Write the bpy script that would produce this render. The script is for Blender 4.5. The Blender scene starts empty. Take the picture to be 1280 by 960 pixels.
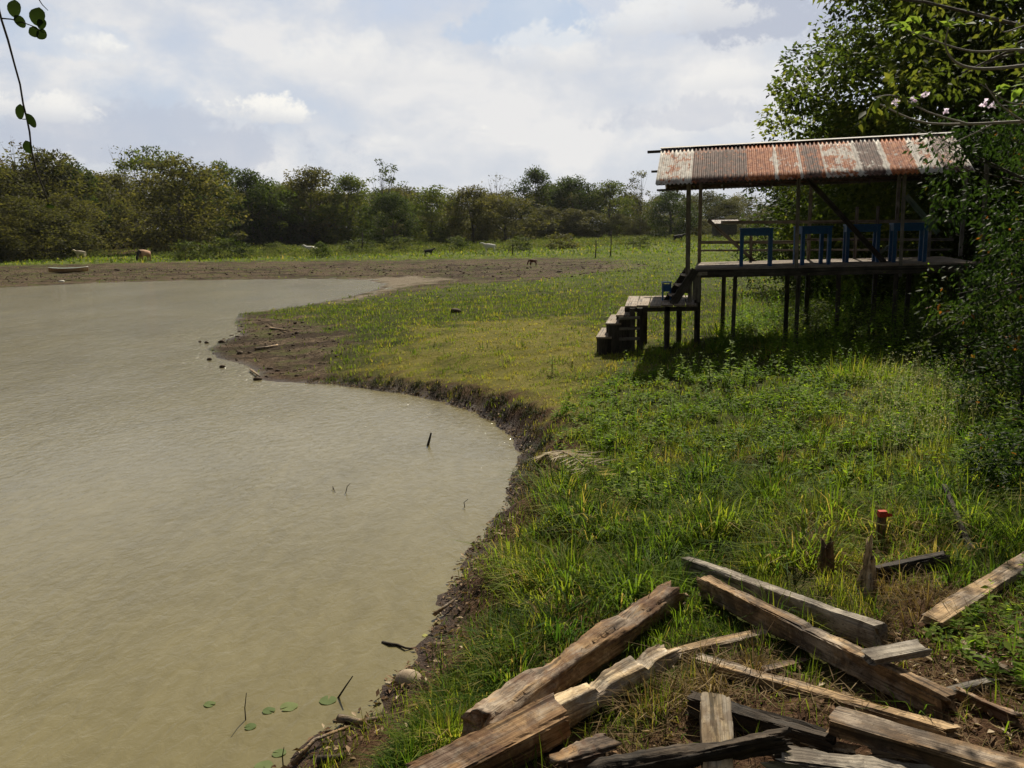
import bpy, math, random
import numpy as np
from mathutils import Matrix, Vector

rng = np.random.default_rng(7)
random.seed(7)
S = bpy.context.scene
COL = S.collection

# ------------------------------------------------------------------ camera, sky, sun, exposure
CAM_Z = 4.0
FPX = 1107.0
PITCH = math.atan(200.0 / FPX)
ROLL = math.radians(-1.0)
cam_d = bpy.data.cameras.new('camera')
cam_d.sensor_width = 36.0
cam_d.lens = 36.0 * FPX / 1280.0
cam_d.clip_start = 0.05
cam_d.clip_end = 4000.0
cam = bpy.data.objects.new('camera', cam_d)
COL.objects.link(cam)
RC = Matrix.Rotation(math.pi / 2 - PITCH, 3, 'X') @ Matrix.Rotation(ROLL, 3, 'Z')
cam.matrix_world = Matrix.Translation((0, 0, CAM_Z)) @ RC.to_4x4()
S.camera = cam

SUN_EL = math.radians(43)
SUN_AZ = math.radians(15)          # to the right of straight ahead
SUN_STRENGTH = 5.0
SKY_STRENGTH = 0.0735
EXPOSURE = 0.44
S.view_settings.view_transform = 'Standard'
S.view_settings.look = 'None'
S.view_settings.exposure = EXPOSURE
S.view_settings.gamma = 1.0
S.view_settings.use_curve_mapping = False

sun_l = bpy.data.lights.new('sun', 'SUN')
sun_l.energy = SUN_STRENGTH
sun_l.angle = math.radians(0.5)
sun_l.color = (1.0, 0.91, 0.76)
sun = bpy.data.objects.new('sun', sun_l)
COL.objects.link(sun)
sdir = Vector((math.sin(SUN_AZ) * math.cos(SUN_EL), math.cos(SUN_AZ) * math.cos(SUN_EL), math.sin(SUN_EL)))
sun.rotation_euler = sdir.to_track_quat('Z', 'Y').to_euler()
sun.location = (0, 0, 40)


def ray(u, v):
    d = RC @ Vector(((u - 640) / FPX, (480 - v) / FPX, -1.0))
    return d


def at(u, v, z):
    """point of height z seen at photo pixel (u, v)"""
    d = ray(u, v)
    t = (z - CAM_Z) / d.z
    return Vector((0, 0, CAM_Z)) + d * t


def atY(u, v, y):
    d = ray(u, v)
    return Vector((0, 0, CAM_Z)) + d * (y / d.y)


# ---- world: Nishita sky with broken cloud mixed over it
W = bpy.data.worlds.new('World')
S.world = W
W.use_nodes = True
wn = W.node_tree
wn.nodes.clear()


class NT:
    """small helper round a node tree"""
    def __init__(self, nt):
        self.nt = nt

    def n(self, t, **kw):
        nd = self.nt.nodes.new(t)
        for k, v in kw.items():
            if k.startswith('i_'):
                nd.inputs[k[2:].replace('_', ' ')].default_value = v
            else:
                setattr(nd, k, v)
        return nd

    def l(self, a, b):
        self.nt.links.new(a, b)

    def math(self, op, a, b=None, c=None, clamp=False):
        nd = self.n('ShaderNodeMath', operation=op, use_clamp=clamp)
        for i, x in enumerate((a, b, c)):
            if x is None:
                continue
            if isinstance(x, (int, float)):
                nd.inputs[i].default_value = x
            else:
                self.l(x, nd.inputs[i])
        return nd.outputs[0]

    def ramp(self, fac, stops):
        nd = self.n('ShaderNodeValToRGB')
        cr = nd.color_ramp
        while len(cr.elements) < len(stops):
            cr.elements.new(0.5)
        for e, (p, c) in zip(cr.elements, stops):
            e.position = p
            e.color = (*c, 1) if len(c) == 3 else c
        if fac is not None:
            self.l(fac, nd.inputs[0])
        return nd.outputs[0]

    def mix(self, fac, a, b, mode='MIX'):
        nd = self.n('ShaderNodeMix', data_type='RGBA', blend_type=mode)
        for sock, x in ((nd.inputs[0], fac), (nd.inputs[6], a), (nd.inputs[7], b)):
            if isinstance(x, (int, float)):
                sock.default_value = x
            elif isinstance(x, tuple):
                sock.default_value = (*x, 1) if len(x) == 3 else x
            else:
                self.l(x, sock)
        return nd.outputs[2]

    def noise(self, vec, scale, detail=4, rough=0.55, dist=0.0, out=0):
        nd = self.n('ShaderNodeTexNoise')
        nd.inputs['Scale'].default_value = scale
        nd.inputs['Detail'].default_value = detail
        nd.inputs['Roughness'].default_value = rough
        nd.inputs['Distortion'].default_value = dist
        if vec is not None:
            self.l(vec, nd.inputs['Vector'])
        return nd.outputs[out]

    def mapping(self, vec, scale=(1, 1, 1), loc=(0, 0, 0), rot=(0, 0, 0)):
        nd = self.n('ShaderNodeMapping')
        nd.inputs['Scale'].default_value = scale
        nd.inputs['Location'].default_value = loc
        nd.inputs['Rotation'].default_value = rot
        self.l(vec, nd.inputs['Vector'])
        return nd.outputs[0]

    def mapr(self, v, a, b, c=0.0, d=1.0):
        nd = self.n('ShaderNodeMapRange')
        nd.interpolation_type = 'SMOOTHSTEP'
        for i, x in enumerate((a, b, c, d)):
            nd.inputs[i + 1].default_value = x
        self.l(v, nd.inputs[0])
        return nd.outputs[0]


w = NT(wn)
sky = w.n('ShaderNodeTexSky', sky_type='NISHITA', sun_disc=False)
sky.sun_elevation = SUN_EL
sky.sun_rotation = SUN_AZ
sky.dust_density = 2.0
sky.altitude = 50
tc = w.n('ShaderNodeTexCoord').outputs['Generated']
sep = w.n('ShaderNodeSeparateXYZ')
w.l(tc, sep.inputs[0])
zz = w.math('MAXIMUM', sep.outputs[2], 0.0)
soft = w.noise(w.mapping(tc, scale=(1, 1, 1.9), loc=(3.1, 1.7, 0.4)), 2.6, 5, 0.55, 0.25)
puff = w.noise(w.mapping(tc, scale=(1, 1, 1.7), loc=(1.3, 4.2, 0.9)), 6.5, 9, 0.60, 0.1)
cover = w.math('ADD', w.math('MULTIPLY', soft, 0.6), w.math('MULTIPLY', puff, 0.4))
m1 = w.mapr(cover, 0.40, 0.56)
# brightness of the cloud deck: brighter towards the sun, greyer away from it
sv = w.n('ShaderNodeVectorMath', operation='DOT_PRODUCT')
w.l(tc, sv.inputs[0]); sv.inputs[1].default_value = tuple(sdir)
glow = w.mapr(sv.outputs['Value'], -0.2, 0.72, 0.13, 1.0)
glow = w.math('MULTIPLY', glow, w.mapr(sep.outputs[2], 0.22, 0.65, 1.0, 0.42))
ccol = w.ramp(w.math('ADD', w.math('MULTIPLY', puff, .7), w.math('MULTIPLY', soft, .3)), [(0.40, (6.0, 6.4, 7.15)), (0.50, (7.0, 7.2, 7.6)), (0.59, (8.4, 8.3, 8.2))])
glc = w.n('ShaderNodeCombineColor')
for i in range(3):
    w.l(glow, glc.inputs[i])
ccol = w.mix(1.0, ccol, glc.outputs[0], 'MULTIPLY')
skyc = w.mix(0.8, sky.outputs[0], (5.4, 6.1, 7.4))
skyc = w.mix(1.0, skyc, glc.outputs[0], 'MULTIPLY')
col = w.mix(w.math('MULTIPLY', m1, 0.92), skyc, ccol)
# a few low cumulus heaps, bluer gaps and a greyer bank of cloud at their own bearings
edge = w.noise(w.mapping(tc, scale=(1, 1, 1.2)), 20.0, 10, 0.68, 0.15)
GREY, BLUE, WHITE = (5.0, 5.4, 6.4), (5.0, 6.1, 7.7), None
for (u, v, ru, rv, k, tone) in ((980, 25, 150, 85, .95, GREY), (655, 35, 110, 60, .7, BLUE), (200, 185, 260, 55, .55, GREY), (90, 60, 120, 40, .35, BLUE), (860, 150, 120, 30, .4, GREY),
                          (325, 143, 66, 28, 1.0, WHITE), (55, 140, 75, 30, .8, WHITE), (150, 82, 50, 30, .55, WHITE), (592, 163, 22, 8, .7, WHITE), (490, 180, 28, 11, .4, WHITE),
                          (650, 182, 24, 7, .35, WHITE), (835, 28, 110, 45, .6, WHITE), (125, 62, 45, 20, .5, WHITE), (690, 75, 80, 40, .45, WHITE), (470, 90, 120, 50, .35, WHITE), (930, 100, 90, 30, .4, WHITE)):
    d = ray(u, v).normalized()
    du = ray(u + ru, v).normalized() - d
    dv = ray(u, v - rv).normalized() - d
    acc = None
    comps = []
    for ax in (du, dv):
        nd = w.n('ShaderNodeVectorMath', operation='DOT_PRODUCT')
        sb = w.n('ShaderNodeVectorMath', operation='SUBTRACT')
        w.l(tc, sb.inputs[0]); sb.inputs[1].default_value = tuple(d)
        w.l(sb.outputs[0], nd.inputs[0]); nd.inputs[1].default_value = tuple(ax / ax.length_squared)
        comps.append(nd.outputs['Value'])
    # flat base: squash the lower half
    low = w.math('MULTIPLY', w.math('MINIMUM', comps[1], 0.0), 2.4)
    cv = w.math('ADD', w.math('MAXIMUM', comps[1], 0.0), low)
    r2 = w.math('ADD', w.math('MULTIPLY', comps[0], comps[0]), w.math('MULTIPLY', cv, cv))
    r2 = w.math('ADD', r2, w.math('MULTIPLY', w.math('SUBTRACT', edge, 0.5), -5.5))
    mk = w.mapr(r2, 0.25, 1.1, 1.0, 0.0)
    front = w.mapr(sep.outputs[1], 0.0, 0.1)
    mk = w.math('MULTIPLY', w.math('MULTIPLY', mk, front), k)
    shade = w.mapr(comps[1], -0.5, 0.5)
    cc = w.mix(w.math('MULTIPLY', shade, w.mapr(edge, .36, .6, .45, 1.0)), (6.7, 6.9, 7.3), (9.6, 9.4, 8.9))
    col = w.mix(mk, col, cc if tone is None else tone)
bgn = w.n('ShaderNodeBackground')
bgn.inputs['Strength'].default_value = SKY_STRENGTH
w.l(col, bgn.inputs['Color'])
wo = w.n('ShaderNodeOutputWorld')
w.l(bgn.outputs[0], wo.inputs[0])


# ------------------------------------------------------------------ helpers
def props(o, label=None, cat=None, group=None, kind=None):
    if label: o['label'] = label
    if cat: o['category'] = cat
    if group: o['group'] = group
    if kind: o['kind'] = kind
    return o


def link(o, parent=None):
    COL.objects.link(o)
    if parent is not None:
        o.parent = parent
    return o


def empty(name, loc, label, cat, group=None, rz=0.0):
    o = bpy.data.objects.new(name, None)
    o.empty_display_size = 0.2
    o.location = loc
    o.rotation_euler = (0, 0, rz)
    link(o)
    return props(o, label, cat, group)


def mesh_np(name, V, F, tint=None, smooth=False, attrs=None):
    V = np.asarray(V, dtype=np.float32)
    F = np.asarray(F, dtype=np.int32)
    me = bpy.data.meshes.new(name)
    k = F.shape[1]
    me.vertices.add(len(V))
    me.vertices.foreach_set('co', V.ravel())
    me.loops.add(F.size)
    me.loops.foreach_set('vertex_index', F.ravel())
    me.polygons.add(len(F))
    me.polygons.foreach_set('loop_start', np.arange(0, F.size, k, dtype=np.int32))
    me.polygons.foreach_set('loop_total', np.full(len(F), k, dtype=np.int32))
    if smooth:
        me.polygons.foreach_set('use_smooth', np.ones(len(F), dtype=bool))
    me.update(calc_edges=True)
    allat = dict(attrs or {})
    if tint is not None:
        allat['tint'] = tint
    for an, av in allat.items():
        a = me.attributes.new(an, 'FLOAT', 'POINT')
        a.data.foreach_set('value', np.asarray(av, dtype=np.float32))
    return me


def obj(name, me, mat, parent=None, loc=None):
    o = bpy.data.objects.new(name, me)
    if mat is not None and not me.materials:
        me.materials.append(mat)
    if loc is not None:
        o.location = loc
    return link(o, parent)


class Soup:
    """collects polygons (mixed sizes) into one mesh"""
    def __init__(self):
        self.v = []
        self.f = []
        self.sm = []

    def add(self, vs, fs, smooth=False):
        b = len(self.v)
        self.v += [tuple(p) for p in vs]
        self.f += [tuple(i + b for i in q) for q in fs]
        self.sm += [smooth] * len(fs)

    def box(self, c, s, M=None):
        hx, hy, hz = s[0] / 2, s[1] / 2, s[2] / 2
        ch = min(hx, hy, hz) * 0.12
        vs = []
        for sx in (-1, 1):
            for sy in (-1, 1):
                for sz in (-1, 1):
                    vs.append(Vector((sx * hx, sy * hy, sz * hz)))
        # chamfered box: three verts per corner
        vv = []
        for p in vs:
            vv.append(Vector((p.x - math.copysign(ch, p.x), p.y, p.z)))
            vv.append(Vector((p.x, p.y - math.copysign(ch, p.y), p.z)))
            vv.append(Vector((p.x, p.y, p.z - math.copysign(ch, p.z))))
        idx = lambda i, a: i * 3 + a
        q = []
        # corner index = sx*4+sy*2+sz
        def cI(a, b, c_): return a * 4 + b * 2 + c_
        for s1 in (0, 1):
            fx = [idx(cI(s1, *t), 1) for t in ((0, 0), (1, 0), (1, 1), (0, 1))]
            fx = []
            for t in ((0, 0), (1, 0), (1, 1), (0, 1)):
                i = cI(s1, *t)
                pair = [idx(i, 1), idx(i, 2)]
                fx.append(pair)
            # octagon faces on +-X
            order = []
            seq = [((0, 0), (2, 1)), ((1, 0), (1, 2)), ((1, 1), (2, 1)), ((0, 1), (1, 2))]
            for (t, ax) in seq:
                i = cI(s1, *t)
                order += [idx(i, ax[0]), idx(i, ax[1])]
            q.append(order if s1 else order[::-1])
            order = []
            seq = [((0, 0), (2, 0)), ((1, 0), (0, 2)), ((1, 1), (2, 0)), ((0, 1), (0, 2))]
            for (t, ax) in seq:
                i = cI(t[0], s1, t[1])
                order += [idx(i, ax[0]), idx(i, ax[1])]
            q.append(order[::-1] if s1 else order)
            order = []
            seq = [((0, 0), (1, 0)), ((1, 0), (0, 1)), ((1, 1), (1, 0)), ((0, 1), (0, 1))]
            for (t, ax) in seq:
                i = cI(t[0], t[1], s1)
                order += [idx(i, ax[0]), idx(i, ax[1])]
            q.append(order if s1 else order[::-1])
        # edges
        for a in (0, 1):
            for b in (0, 1):
                i, j = cI(0, a, b), cI(1, a, b)
                q.append([idx(i, 1), idx(i, 2), idx(j, 2), idx(j, 1)])
                i, j = cI(a, 0, b), cI(a, 1, b)
                q.append([idx(i, 0), idx(i, 2), idx(j, 2), idx(j, 0)])
                i, j = cI(a, b, 0), cI(a, b, 1)
                q.append([idx(i, 0), idx(i, 1), idx(j, 1), idx(j, 0)])
        for i in range(8):
            q.append([idx(i, 0), idx(i, 1), idx(i, 2)])
        c = Vector(c)
        if M is None:
            vv = [p + c for p in vv]
        else:
            vv = [c + M @ p for p in vv]
        self.add(vv, q)

    def mesh(self, name):
        me = bpy.data.meshes.new(name)
        me.from_pydata(self.v, [], self.f)
        me.polygons.foreach_set('use_smooth', self.sm)
        me.update()
        import bmesh
        bm = bmesh.new(); bm.from_mesh(me)
        bmesh.ops.recalc_face_normals(bm, faces=bm.faces)
        bm.to_mesh(me); bm.free()
        return me


def frame(d, roll=0.0):
    """matrix whose X runs along d, Z as near up as it can"""
    x = Vector(d).normalized()
    up = Vector((0, 0, 1)) if abs(x.z) < 0.95 else Vector((0, 1, 0))
    y = up.cross(x).normalized()
    z = x.cross(y)
    M = Matrix((x, y, z)).transposed()
    return M @ Matrix.Rotation(roll, 3, 'X')


def beam(name, p0, p1, wd, ht, mat, parent=None, roll=0.0):
    """squared wooden member between two points (local to its parent), grain along its own X"""
    p0, p1 = Vector(p0), Vector(p1)
    L = (p1 - p0).length
    s = Soup()
    s.box((0, 0, 0), (L, wd, ht))
    o = obj(name, s.mesh(name), mat, parent)
    o.matrix_local = Matrix.Translation((p0 + p1) / 2) @ frame(p1 - p0, roll).to_4x4()
    return o


def tube_np(pts, rad, sides=6):
    pts = [Vector(p) for p in pts]
    n = len(pts)
    V = []
    prev = None
    for i in range(n):
        a = pts[max(i - 1, 0)]; b = pts[min(i + 1, n - 1)]
        t = (b - a).normalized() if (b - a).length > 1e-9 else Vector((0, 0, 1))
        if prev is None:
            ref = Vector((1, 0, 0)) if abs(t.x) < 0.8 else Vector((0, 1, 0))
            x = t.cross(ref).normalized()
        else:
            x = (prev - t * prev.dot(t))
            x = x.normalized() if x.length > 1e-6 else t.orthogonal().normalized()
        prev = x
        y = t.cross(x)
        for k in range(sides):
            an = 2 * math.pi * k / sides
            V.append(pts[i] + (x * math.cos(an) + y * math.sin(an)) * rad[i])
    F = []
    for i in range(n - 1):
        for k in range(sides):
            k2 = (k + 1) % sides
            F.append((i * sides + k, i * sides + k2, (i + 1) * sides + k2, (i + 1) * sides + k))
    caps = [tuple(range(sides))[::-1], tuple((n - 1) * sides + k for k in range(sides))]
    return V, F, caps


def tube(name, pts, rad, mat, parent=None, sides=6):
    s = Soup()
    V, F, caps = tube_np(pts, rad, sides)
    s.add(V, F, True)
    b = len(s.v) - len(V)
    s.f += [tuple(i + b for i in c) for c in caps]
    s.sm += [False, False]
    return obj(name, s.mesh(name), mat, parent)


def vnoise(x, y, seed=0, scale=1.0, octaves=4):
    """cheap smooth 2-D noise in about -1..1 (numpy)"""
    r = np.random.default_rng(seed)
    out = np.zeros(np.broadcast(x, y).shape)
    amp, tot = 1.0, 0.0
    f = 1.0 / scale
    for o in range(octaves):
        for k in range(4):
            a = r.uniform(0, 2 * math.pi)
            ff = f * r.uniform(0.7, 1.4)
            out = out + amp * 0.5 * np.sin(ff * 6.28 * (x * math.cos(a) + y * math.sin(a)) + r.uniform(0, 6.28)
                                          + 1.3 * np.sin(ff * 3.9 * (x * math.sin(a) - y * math.cos(a)) + r.uniform(0, 6.28)))
        tot += amp
        amp *= 0.55
        f *= 2.07
    return out / tot


# ------------------------------------------------------------------ shoreline and terrain
SH = [  # photo pixel of the waterline, fall-off length of the bank in metres, plateau height
    (340, 972, 1.7), (365, 953, 1.6), (400, 921, 1.5), (428, 903, 1.4), (470, 885, 1.3), (478, 860, 1.2), (503, 843, 1.1), (526, 814, 1.0), (548, 778, .9),
    (558, 744, .8), (575, 710, .8), (589, 685, .75), (608, 660, .7), (629, 641, .6), (637, 622, .55), (644, 594, .5),
    (654, 566, .4), (644, 549, .38), (620, 529, .35), (588, 513, .33), (540, 499, .33), (500, 491, .33), (453, 485, .4), (415, 481, .7),
    (381, 479, 3.0), (345, 478, 6.0), (315, 474, 7.0), (322, 466, 7.0), (300, 455, 7), (270, 448, 7), (258, 437, 7), (274, 427, 7), (298, 419, 7), (292, 404, 8),
    (297, 392, 9), (349, 386, 10), (389, 380, 10), (425, 373, 10), (465, 363, 10), (478, 356, 11), (457, 350, 12), (401, 349, 11),
    (310, 350, 10), (220, 351, 9), (120, 354, 9), (0, 360, 9), (-150, 368, 9)]
shore_w = [at(u, v, 0.0).to_2d() for u, v, _ in SH]
shore_L = [l for _, _, l in SH]
pond = [(-3.0, 4.0), (-3.4, 1.0), (-4.5, -25.0), (-120, -25), (-120, 60)]
pond_L = [1.6, 1.6, 1.6, 9, 9]
PW = np.array([(p.x, p.y) for p in shore_w] + [(-75, 62)] + [pond[4], pond[3], pond[2], pond[1], pond[0]])
PL = np.array(shore_L + [9, 9, 1.6, 1.6, 1.6, 1.6])
_hk = {(644, 549): .9, (620, 529): .8, (588, 513): .68, (540, 499): .55, (500, 491): .45, (453, 485): .36, (415, 481): .35}
PH = np.array([_hk.get((u, v), 1.0) for u, v, _ in SH] + [1.0] * (len(PW) - len(SH)))


def poly_sd(x, y, P, L=None):
    """signed distance to polygon (positive outside); optionally the value L of the nearest edge"""
    x = np.asarray(x, dtype=np.float64); y = np.asarray(y, dtype=np.float64)
    best = np.full(x.shape, 1e18)
    inside = np.zeros(x.shape, dtype=bool)
    num = np.zeros(x.shape); dn = np.zeros(x.shape)
    n = len(P)
    for i in range(n):
        ax, ay = P[i]; bx, by = P[(i + 1) % n]
        ex, ey = bx - ax, by - ay
        t = np.clip(((x - ax) * ex + (y - ay) * ey) / (ex * ex + ey * ey + 1e-12), 0, 1)
        d2 = (x - ax - t * ex) ** 2 + (y - ay - t * ey) ** 2
        best = np.minimum(best, d2)
        if L is not None:
            wgt = 1.0 / (d2 + 0.05) ** 2
            num += wgt * (L[i] * (1 - t) + L[(i + 1) % n] * t); dn += wgt
        c = ((ay > y) != (by > y)) & (x < (bx - ax) * (y - ay) / (by - ay + 1e-30) + ax)
        inside ^= c
    sd = np.sqrt(best) * np.where(inside, -1, 1)
    if L is not None:
        return sd, num / dn
    return sd


def smooth(a, b, t):
    q = np.clip((t - a) / (b - a), 0, 1)
    return q * q * (3 - 2 * q)


def terrain(x, y):
    """height and distance to the waterline"""
    x = np.asarray(x, dtype=np.float64); y = np.asarray(y, dtype=np.float64)
    sd, L = poly_sd(x, y, PW, PL)
    wob = 0.10 * vnoise(x, y, 3, 1.1, 3) * np.clip(1.2 / np.maximum(L, .3), .3, 1.2)
    sdw = sd + wob
    P = 0.62 + 0.25 * smooth(1, 6, x) * smooth(34, 16, y) + 0.22 * smooth(9, 5, y) * smooth(-1, 3, x)
    P = P * (1 - 0.30 * smooth(24, 42, y)) + 0.25 * smooth(90, 200, y)
    _, hk = poly_sd(x, y, PW, PH)
    P = P * (hk + (1 - hk) * smooth(.6, 4.5, sd))
    q = np.maximum(sdw, 0)
    z = P * (1 - np.exp(-(q / L) ** 1.35))
    z = np.where(sdw < 0, np.maximum(sdw * 0.22, -0.9) * np.where(L < 2, 1.0, .5), z)
    bump = 0.05 * vnoise(x, y, 11, 2.2, 4) + 0.02 * vnoise(x, y, 12, .5, 3)
    z = z + bump * smooth(0.05, 1.5, sd) * (1 + 1.0 * smooth(40, 120, y))
    return z, sd


def G(x, y):
    z, _ = terrain(np.array([x]), np.array([y]))
    return float(z[0])


def onG(u, v, dz=0.0):
    """terrain point (plus dz) seen at photo pixel (u, v)"""
    z = 0.6
    for _ in range(14):
        p = at(u, v, z + dz)
        z = 0.5 * z + 0.5 * G(p.x, p.y)
    p = at(u, v, z + dz)
    return p


def pxpoly(pts, z):
    return np.array([tuple(at(u, v, z).to_2d()) for u, v in pts])


MUD = [pxpoly([(240, 425), (296, 388), (350, 388), (372, 398), (415, 406), (440, 428), (415, 455), (392, 474), (330, 490), (240, 470)], .2),
       pxpoly([(-400, 390), (0, 362), (220, 354), (478, 366), (560, 353), (650, 352), (720, 344), (770, 340), (800, 334), (770, 327), (700, 324), (480, 327), (220, 329), (0, 334), (-400, 352)], .3),
       pxpoly([(296, 392), (349, 386), (425, 373), (500, 358), (540, 352), (500, 344), (400, 344), (280, 400)], .1)]
SOIL = pxpoly([(700, 1010), (720, 930), (830, 830), (930, 800), (1010, 850), (1090, 820), (1150, 760), (1240, 740), (1300, 760), (1500, 800), (1500, 1010)], 0.85)
SAND = pxpoly([(425, 376), (470, 364), (486, 357), (460, 347), (520, 345), (560, 350), (500, 358)], .1)
GAPS = pxpoly([(118, 319), (205, 317), (196, 299), (128, 300)], .5)
DRYG = pxpoly([(480, 440), (560, 400), (700, 395), (800, 420), (750, 460), (700, 540), (640, 520), (560, 480)], .6)


def masks(x, y):
    jit = 1.0 * vnoise(x, y, 21, 3.0, 4)
    far = np.clip(np.abs(y) / 20, .4, 4)
    mud = np.zeros(np.shape(x))
    for p in MUD:
        mud = np.maximum(mud, smooth(0.5, -0.5, (poly_sd(x, y, p) + jit * far * .8) / far))
    soil = smooth(0.35, -0.35, poly_sd(x, y, SOIL) + 0.6 * jit)
    soil = np.maximum(soil, .8 * smooth(3, -3, poly_sd(x, y, GAPS) + 2.5 * jit))
    sand = smooth(0.5, -0.6, poly_sd(x, y, SAND) + 1.2 * jit)
    dry = smooth(2.0, -1.5, poly_sd(x, y, DRYG) + 1.8 * jit)
    return mud, soil, sand, dry


# ------------------------------------------------------------------ materials
def newmat(name):
    m = bpy.data.materials.new(name)
    m.use_nodes = True
    m.node_tree.nodes.clear()
    t = NT(m.node_tree)
    out = t.n('ShaderNodeOutputMaterial')
    return m, t, out


def bump(t, h, strength, dist=0.02):
    b = t.n('ShaderNodeBump')
    b.inputs['Strength'].default_value = strength
    b.inputs['Distance'].default_value = dist
    t.l(h, b.inputs['Height'])
    return b.outputs[0]


def m_plain(name, c1, c2, scale=6, rough=0.8, spec=0.3, bmp=0.3):
    m, t, out = newmat(name)
    co = t.n('ShaderNodeTexCoord').outputs['Object']
    nz = t.noise(co, scale, 6, .6)
    p = t.n('ShaderNodeBsdfPrincipled')
    t.l(t.ramp(nz, [(.3, c1), (.7, c2)]), p.inputs['Base Color'])
    p.inputs['Roughness'].default_value = rough
    p.inputs['Specular IOR Level'].default_value = spec
    t.l(bump(t, t.noise(co, scale * 5, 5, .65), bmp), p.inputs['Normal'])
    t.l(p.outputs[0], out.inputs[0])
    return m


def m_leaf(name, stops, transl=0.35, rough=0.5, rand=0.25, big=0.25, tcol=1.5, spec=.05, tb=.5):
    m, t, out = newmat(name)
    at_ = t.n('ShaderNodeAttribute', attribute_name='tint').outputs['Fac']
    oi = t.n('ShaderNodeObjectInfo').outputs['Random']
    geo = t.n('ShaderNodeNewGeometry').outputs['Position']
    nz = t.noise(geo, big, 3, .6)
    f = t.math('ADD', at_, t.math('MULTIPLY', t.math('SUBTRACT', oi, .5), rand))
    f = t.math('ADD', f, t.math('MULTIPLY', t.math('SUBTRACT', nz, .5), .5), clamp=True)
    c = t.ramp(f, stops)
    p = t.n('ShaderNodeBsdfPrincipled')
    t.l(c, p.inputs['Base Color'])
    p.inputs['Roughness'].default_value = max(rough, .6)
    p.inputs['Specular IOR Level'].default_value = spec
    tr = t.n('ShaderNodeBsdfTranslucent')
    t.l(t.mix(1.0, c, (tcol, tcol * 1.05, tcol * tb), 'MULTIPLY'), tr.inputs[0])
    mx = t.n('ShaderNodeMixShader')
    mx.inputs[0].default_value = transl
    t.l(p.outputs[0], mx.inputs[1]); t.l(tr.outputs[0], mx.inputs[2])
    t.l(mx.outputs[0], out.inputs[0])
    return m


def m_wood(name, stops, grain=14.0, rough=.85, bmp=.6, dirt=None, dirt_amt=.5, stretch=0.06):
    """weathered timber, grain along object X"""
    stops = [(.5 + (p_ - .5) * .62, c_) for p_, c_ in stops]
    m, t, out = newmat(name)
    co = t.n('ShaderNodeTexCoord').outputs['Object']
    oi = t.n('ShaderNodeObjectInfo').outputs['Random']
    off = t.n('ShaderNodeVectorMath', operation='ADD')
    cb = t.n('ShaderNodeCombineXYZ')
    t.l(t.math('MULTIPLY', oi, 37.0), cb.inputs[0]); t.l(t.math('MULTIPLY', oi, 11.0), cb.inputs[1])
    t.l(co, off.inputs[0]); t.l(cb.outputs[0], off.inputs[1])
    v = off.outputs[0]
    g = t.noise(t.mapping(v, scale=(stretch, 1, 1)), grain, 8, .7, .4)
    g2 = t.noise(t.mapping(v, scale=(stretch * .5, 1, 1)), grain * 4, 4, .6, .2)
    bl = t.noise(v, 3.0, 5, .65)
    f = t.math('ADD', t.math('MULTIPLY', g, .45), t.math('MULTIPLY', bl, .55))
    c = t.ramp(f, stops)
    crack = t.math('MULTIPLY', t.mapr(g2, .38, .50, .62, 1.0), t.mapr(t.noise(t.mapping(v, scale=(stretch * .6, 1, 1)), grain * 1.6, 3, .5, .6), .36, .42, .35, 1.0))
    ck = t.n('ShaderNodeCombineColor')
    for i in range(3):
        t.l(crack, ck.inputs[i])
    c = t.mix(1.0, c, ck.outputs[0], 'MULTIPLY')
    bw = t.n('ShaderNodeRGBToBW'); t.l(c, bw.inputs[0])
    gw = t.mix(1.0, bw.outputs[0], (1.12, 1.02, .88), 'MULTIPLY')
    c = t.mix(t.math('MULTIPLY', t.mapr(t.noise(t.mapping(v, scale=(.4, 1, 1)), 3.1, 6, .7, .5), .46, .58), .6), c, gw)
    pit = t.mapr(t.noise(v, 38.0, 3, .6), .31, .36, .35, 1.0)
    pc = t.n('ShaderNodeCombineColor')
    for i in range(3):
        t.l(pit, pc.inputs[i])
    c = t.mix(1.0, c, pc.outputs[0], 'MULTIPLY')
    if dirt:
        dm = t.mapr(t.noise(v, 3.4, 8, .75, .6), .47, .57)
        c = t.mix(t.math('MULTIPLY', dm, dirt_amt), c, dirt)
    p = t.n('ShaderNodeBsdfPrincipled')
    t.l(c, p.inputs['Base Color'])
    p.inputs['Roughness'].default_value = rough
    p.inputs['Specular IOR Level'].default_value = .2
    h = t.math('ADD', t.math('MULTIPLY', g, .6), t.math('MULTIPLY', g2, .5))
    t.l(bump(t, h, bmp, .03), p.inputs['Normal'])
    t.l(p.outputs[0], out.inputs[0])
    return m


GR = dict(
    lawn=m_leaf('short_grass', [(0, (.055, .095, .014)), (.45, (.135, .17, .021)), (.8, (.26, .225, .045)), (1, (.26, .19, .07))], .52, big=.35, spec=.05),
    tall=m_leaf('tall_grass', [(0, (.034, .072, .012)), (.5, (.118, .178, .019)), (.85, (.22, .235, .032)), (1, (.29, .215, .085))], .52, big=.6, spec=.06),
    dry=m_leaf('dry_grass', [(0, (.11, .07, .03)), (.5, (.19, .13, .06)), (1, (.28, .21, .11))], .3),
    weed=m_leaf('weed_leaf', [(0, (.055, .11, .014)), (.6, (.15, .23, .024)), (1, (.235, .28, .05))], .54, big=.5, spec=.05),
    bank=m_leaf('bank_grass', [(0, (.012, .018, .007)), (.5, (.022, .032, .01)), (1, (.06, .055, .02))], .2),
    seed=m_leaf('seed_head', [(0, (.25, .24, .17)), (1, (.42, .40, .30))], .3),
    frond=m_leaf('dry_frond', [(0, (.24, .19, .12)), (1, (.45, .38, .27))], .3),
)
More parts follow.
